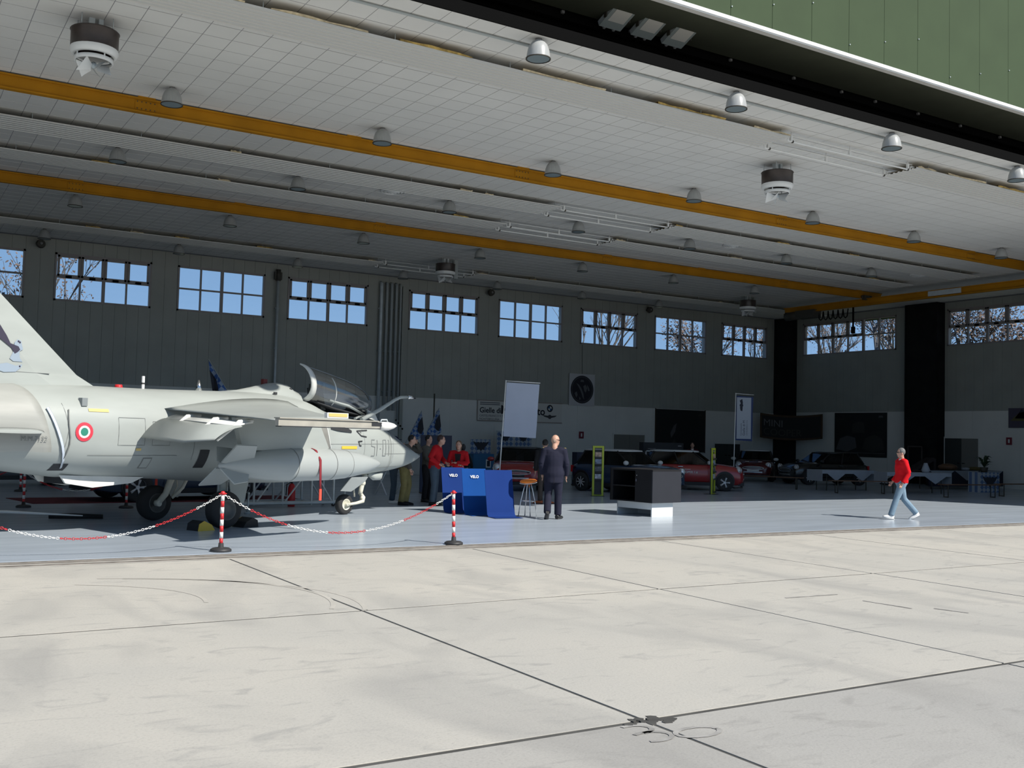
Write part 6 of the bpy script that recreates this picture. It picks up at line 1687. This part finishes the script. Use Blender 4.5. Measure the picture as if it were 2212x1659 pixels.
person('tall person in a red jacket and jeans leaning towards the woman', (11.85, 22.75, 0), math.radians(-38), 1.76, m_jackr, m_jeansd, m_shoeb, h_brown,
       pose=dict(chest=(.06, 0, 1.33), neck=(.11, 0, 1.47), head=(.16, -.02, 1.60), shL=(.06, .19, 1.41), shR=(.05, -.19, 1.41), elR=(-.06, -.30, 1.16), wrR=(.16, -.20, 1.02), elL=(.12, .26, 1.16), wrL=(.26, .12, 1.05)), build=1.05)
person('woman in a red jacket and dark vest with folded arms', (12.45, 22.62, 0), math.radians(232), 1.60, m_jackr, m_jeansd, m_shoeb, h_blond,
       pose=dict(elL=(.06, .27, 1.14), wrL=(.20, -.02, 1.16), elR=(.06, -.27, 1.14), wrR=(.21, .05, 1.10)), hair_style='long', female=True,
       extras=lambda root, J, s, tp: MB().prism([(-.045*s, 1.12*s), (.05*s, 1.12*s), (.085*s, 1.40*s), (-.085*s, 1.40*s)], .118*s, .150*s, axis='x').build('vest', m_dk, tp))
person('man in a grey waistcoat standing before the navy board', (12.25, 23.9, 0), math.radians(-60), 1.72, m_gvest, m_dk, m_shoeb, h_dark, pose=dict(elR=(.1, -.26, 1.16), wrR=(.24, -.14, 1.05)))
person('dark haired person in dark clothes and orange shoes behind the uniformed man', (15.05, 22.65, 0), math.radians(60), 1.68, m_dk, c_('trousers_brown', (0.06, 0.05, 0.045)), m_shoeo, h_dark, pose=dict(dirL=(.4, .9, 0), dirR=(.6, -.8, 0)))
person('person with a white collar standing behind the red car', (28.1, 31.6, 0), math.radians(230), 1.66, c_('jacket_maroon', (0.05, 0.012, 0.012)), m_dk, m_shoeb, h_brown, collar=m_whitepl)
# clothes dummy
root = thing('clothes_dummy', 'black headed clothes dummy in a black long-sleeved shirt', 'mannequin', (15.85, 28.5, 0), math.radians(58))
q = MB(); q.tube([(0, 0, .72), (0, 0, .85), (0, 0, 1.0), (0, 0, 1.12), (0, 0, 1.2)], [(.2, .12), (.19, .115), (.17, .11), (.18, .1), (.08, .07)], 16, upv=(0, 1, 0))
for s_ in (-1, 1): q.tube([(0, s_*.15, 1.13), (0, s_*.22, 1.0), (.02, s_*.27, .82), (.04, s_*.28, .72)], [.055, .055, .05, .05], 10)
remesh(q, .018).build('shirt', m_dk, root)
q = MB(); q.ball((0, 0, 1.36), (.085, .075, .11), 14, 10); q.cyl((0, 0, 1.17), (0, 0, 1.3), .045, n=10); q.build('head', m_blackpl, root)
q = MB()
for s_ in (-1, 1): q.tube([(0, s_*.09, .76), (0, s_*.1, .42), (0, s_*.1, .06)], [.095, .07, .05], 10)
q.build('trousers', m_cloth, root)
for s_ in (-1, 1):
    q = MB(); q.ball((.045, s_*.285, .66), (.025, .02, .055), 8, 6); q.build('hand', m_cloth, root)
q = MB(); q.cyl((0, 0, 0), (0, 0, .03), .22, n=20); q.build('stand', m_galv, root)

# ================================================================== TREES OUTSIDE
m_bark = mat('bark', (0.13, 0.115, 0.105), .9)
m_leaf = mat('autumn_leaf', (0.17, 0.115, 0.085), .8, var=.5, scale=.8, world=True)
def tree(loc, h, spread, leaves, label, seed, lsz=.095):
    random.seed(seed)
    root = thing('tree', label, 'tree', loc, 0, 'autumn trees behind the hangar')
    q = MB(); tips = []
    def br(p, d, L, r, lv):
        e = p+d*L
        mid = p.lerp(e, .5)+Vector((random.uniform(-1, 1), random.uniform(-1, 1), 0))*L*.05
        q.tube([p, mid, e], [r, r*.85, r*.65], 5 if lv < 2 else 3, cap=False)
        tips.append((mid, lv)); tips.append((e, lv))
        if lv >= 4: return
        for i in range(3 if lv else 5):
            a = random.random()*6.28; t_ = random.uniform(.3, .75)*spread
            nd = (d+Vector((math.cos(a)*t_, math.sin(a)*t_, random.uniform(0, .3)))).normalized()
            br(p.lerp(e, random.uniform(.55, 1.0)), nd, L*random.uniform(.55, .8), r*.55, lv+1)
    br(Vector((0, 0, 0)), Vector((0, 0, 1)), h*.42, h*.016, 0)
    q.build('branches', m_bark, root)
    tp_ = [t_ for t_, lv in tips if lv >= 2]
    q = MB()
    for i in range(leaves*2):
        c = random.choice(tp_)+Vector((random.gauss(0, .35), random.gauss(0, .35), random.gauss(0, .35)))
        a = Vector((random.uniform(-1, 1), random.uniform(-1, 1), random.uniform(-1, 1))).normalized()*lsz; b_ = a.orthogonal().normalized()*lsz*.7
        q.add([c-a, c+b_, c+a, c-b_], [(0, 1, 2, 3)])
    if leaves:
        o = q.build('foliage', m_leaf, root); o['kind'] = 'stuff'
tree((7.2, 60, 0), 12.0, 1.0, 420, 'sparse autumn tree seen through the window left of the fan', 3)
tree((1.9, 47.5, 0), 8.6, 1.0, 300, 'sparse autumn tree seen through the leftmost window', 4)
tree((45.5, 62, 0), 14.5, .8, 60, 'bare birch-like tree seen through the middle rear window', 11)
tree((44.9, 49.0, 0), 10.7, 1.0, 900, 'leafy autumn tree seen through the second rear window from the corner', 12)
tree((59.5, 59, 0), 14.5, 1.0, 900, 'leafy autumn tree seen through the rear window beside the corner', 13)
tree((79, 70, 0), 18.5, 1.0, 700, 'thin autumn tree seen at the corner side of the end wall window', 14)
tree((62, 49.5, 0), 15.5, 1.0, 2200, 'dense autumn tree filling the end wall window beside the corner', 15)
tree((76, 57.9, 0), 19.0, 1.0, 2200, 'dense autumn tree seen beside the broad black column', 16)
tree((50.6, 35.0, 0), 11.4, 1.0, 2000, 'dense autumn tree rising in the end wall window above the door', 17)
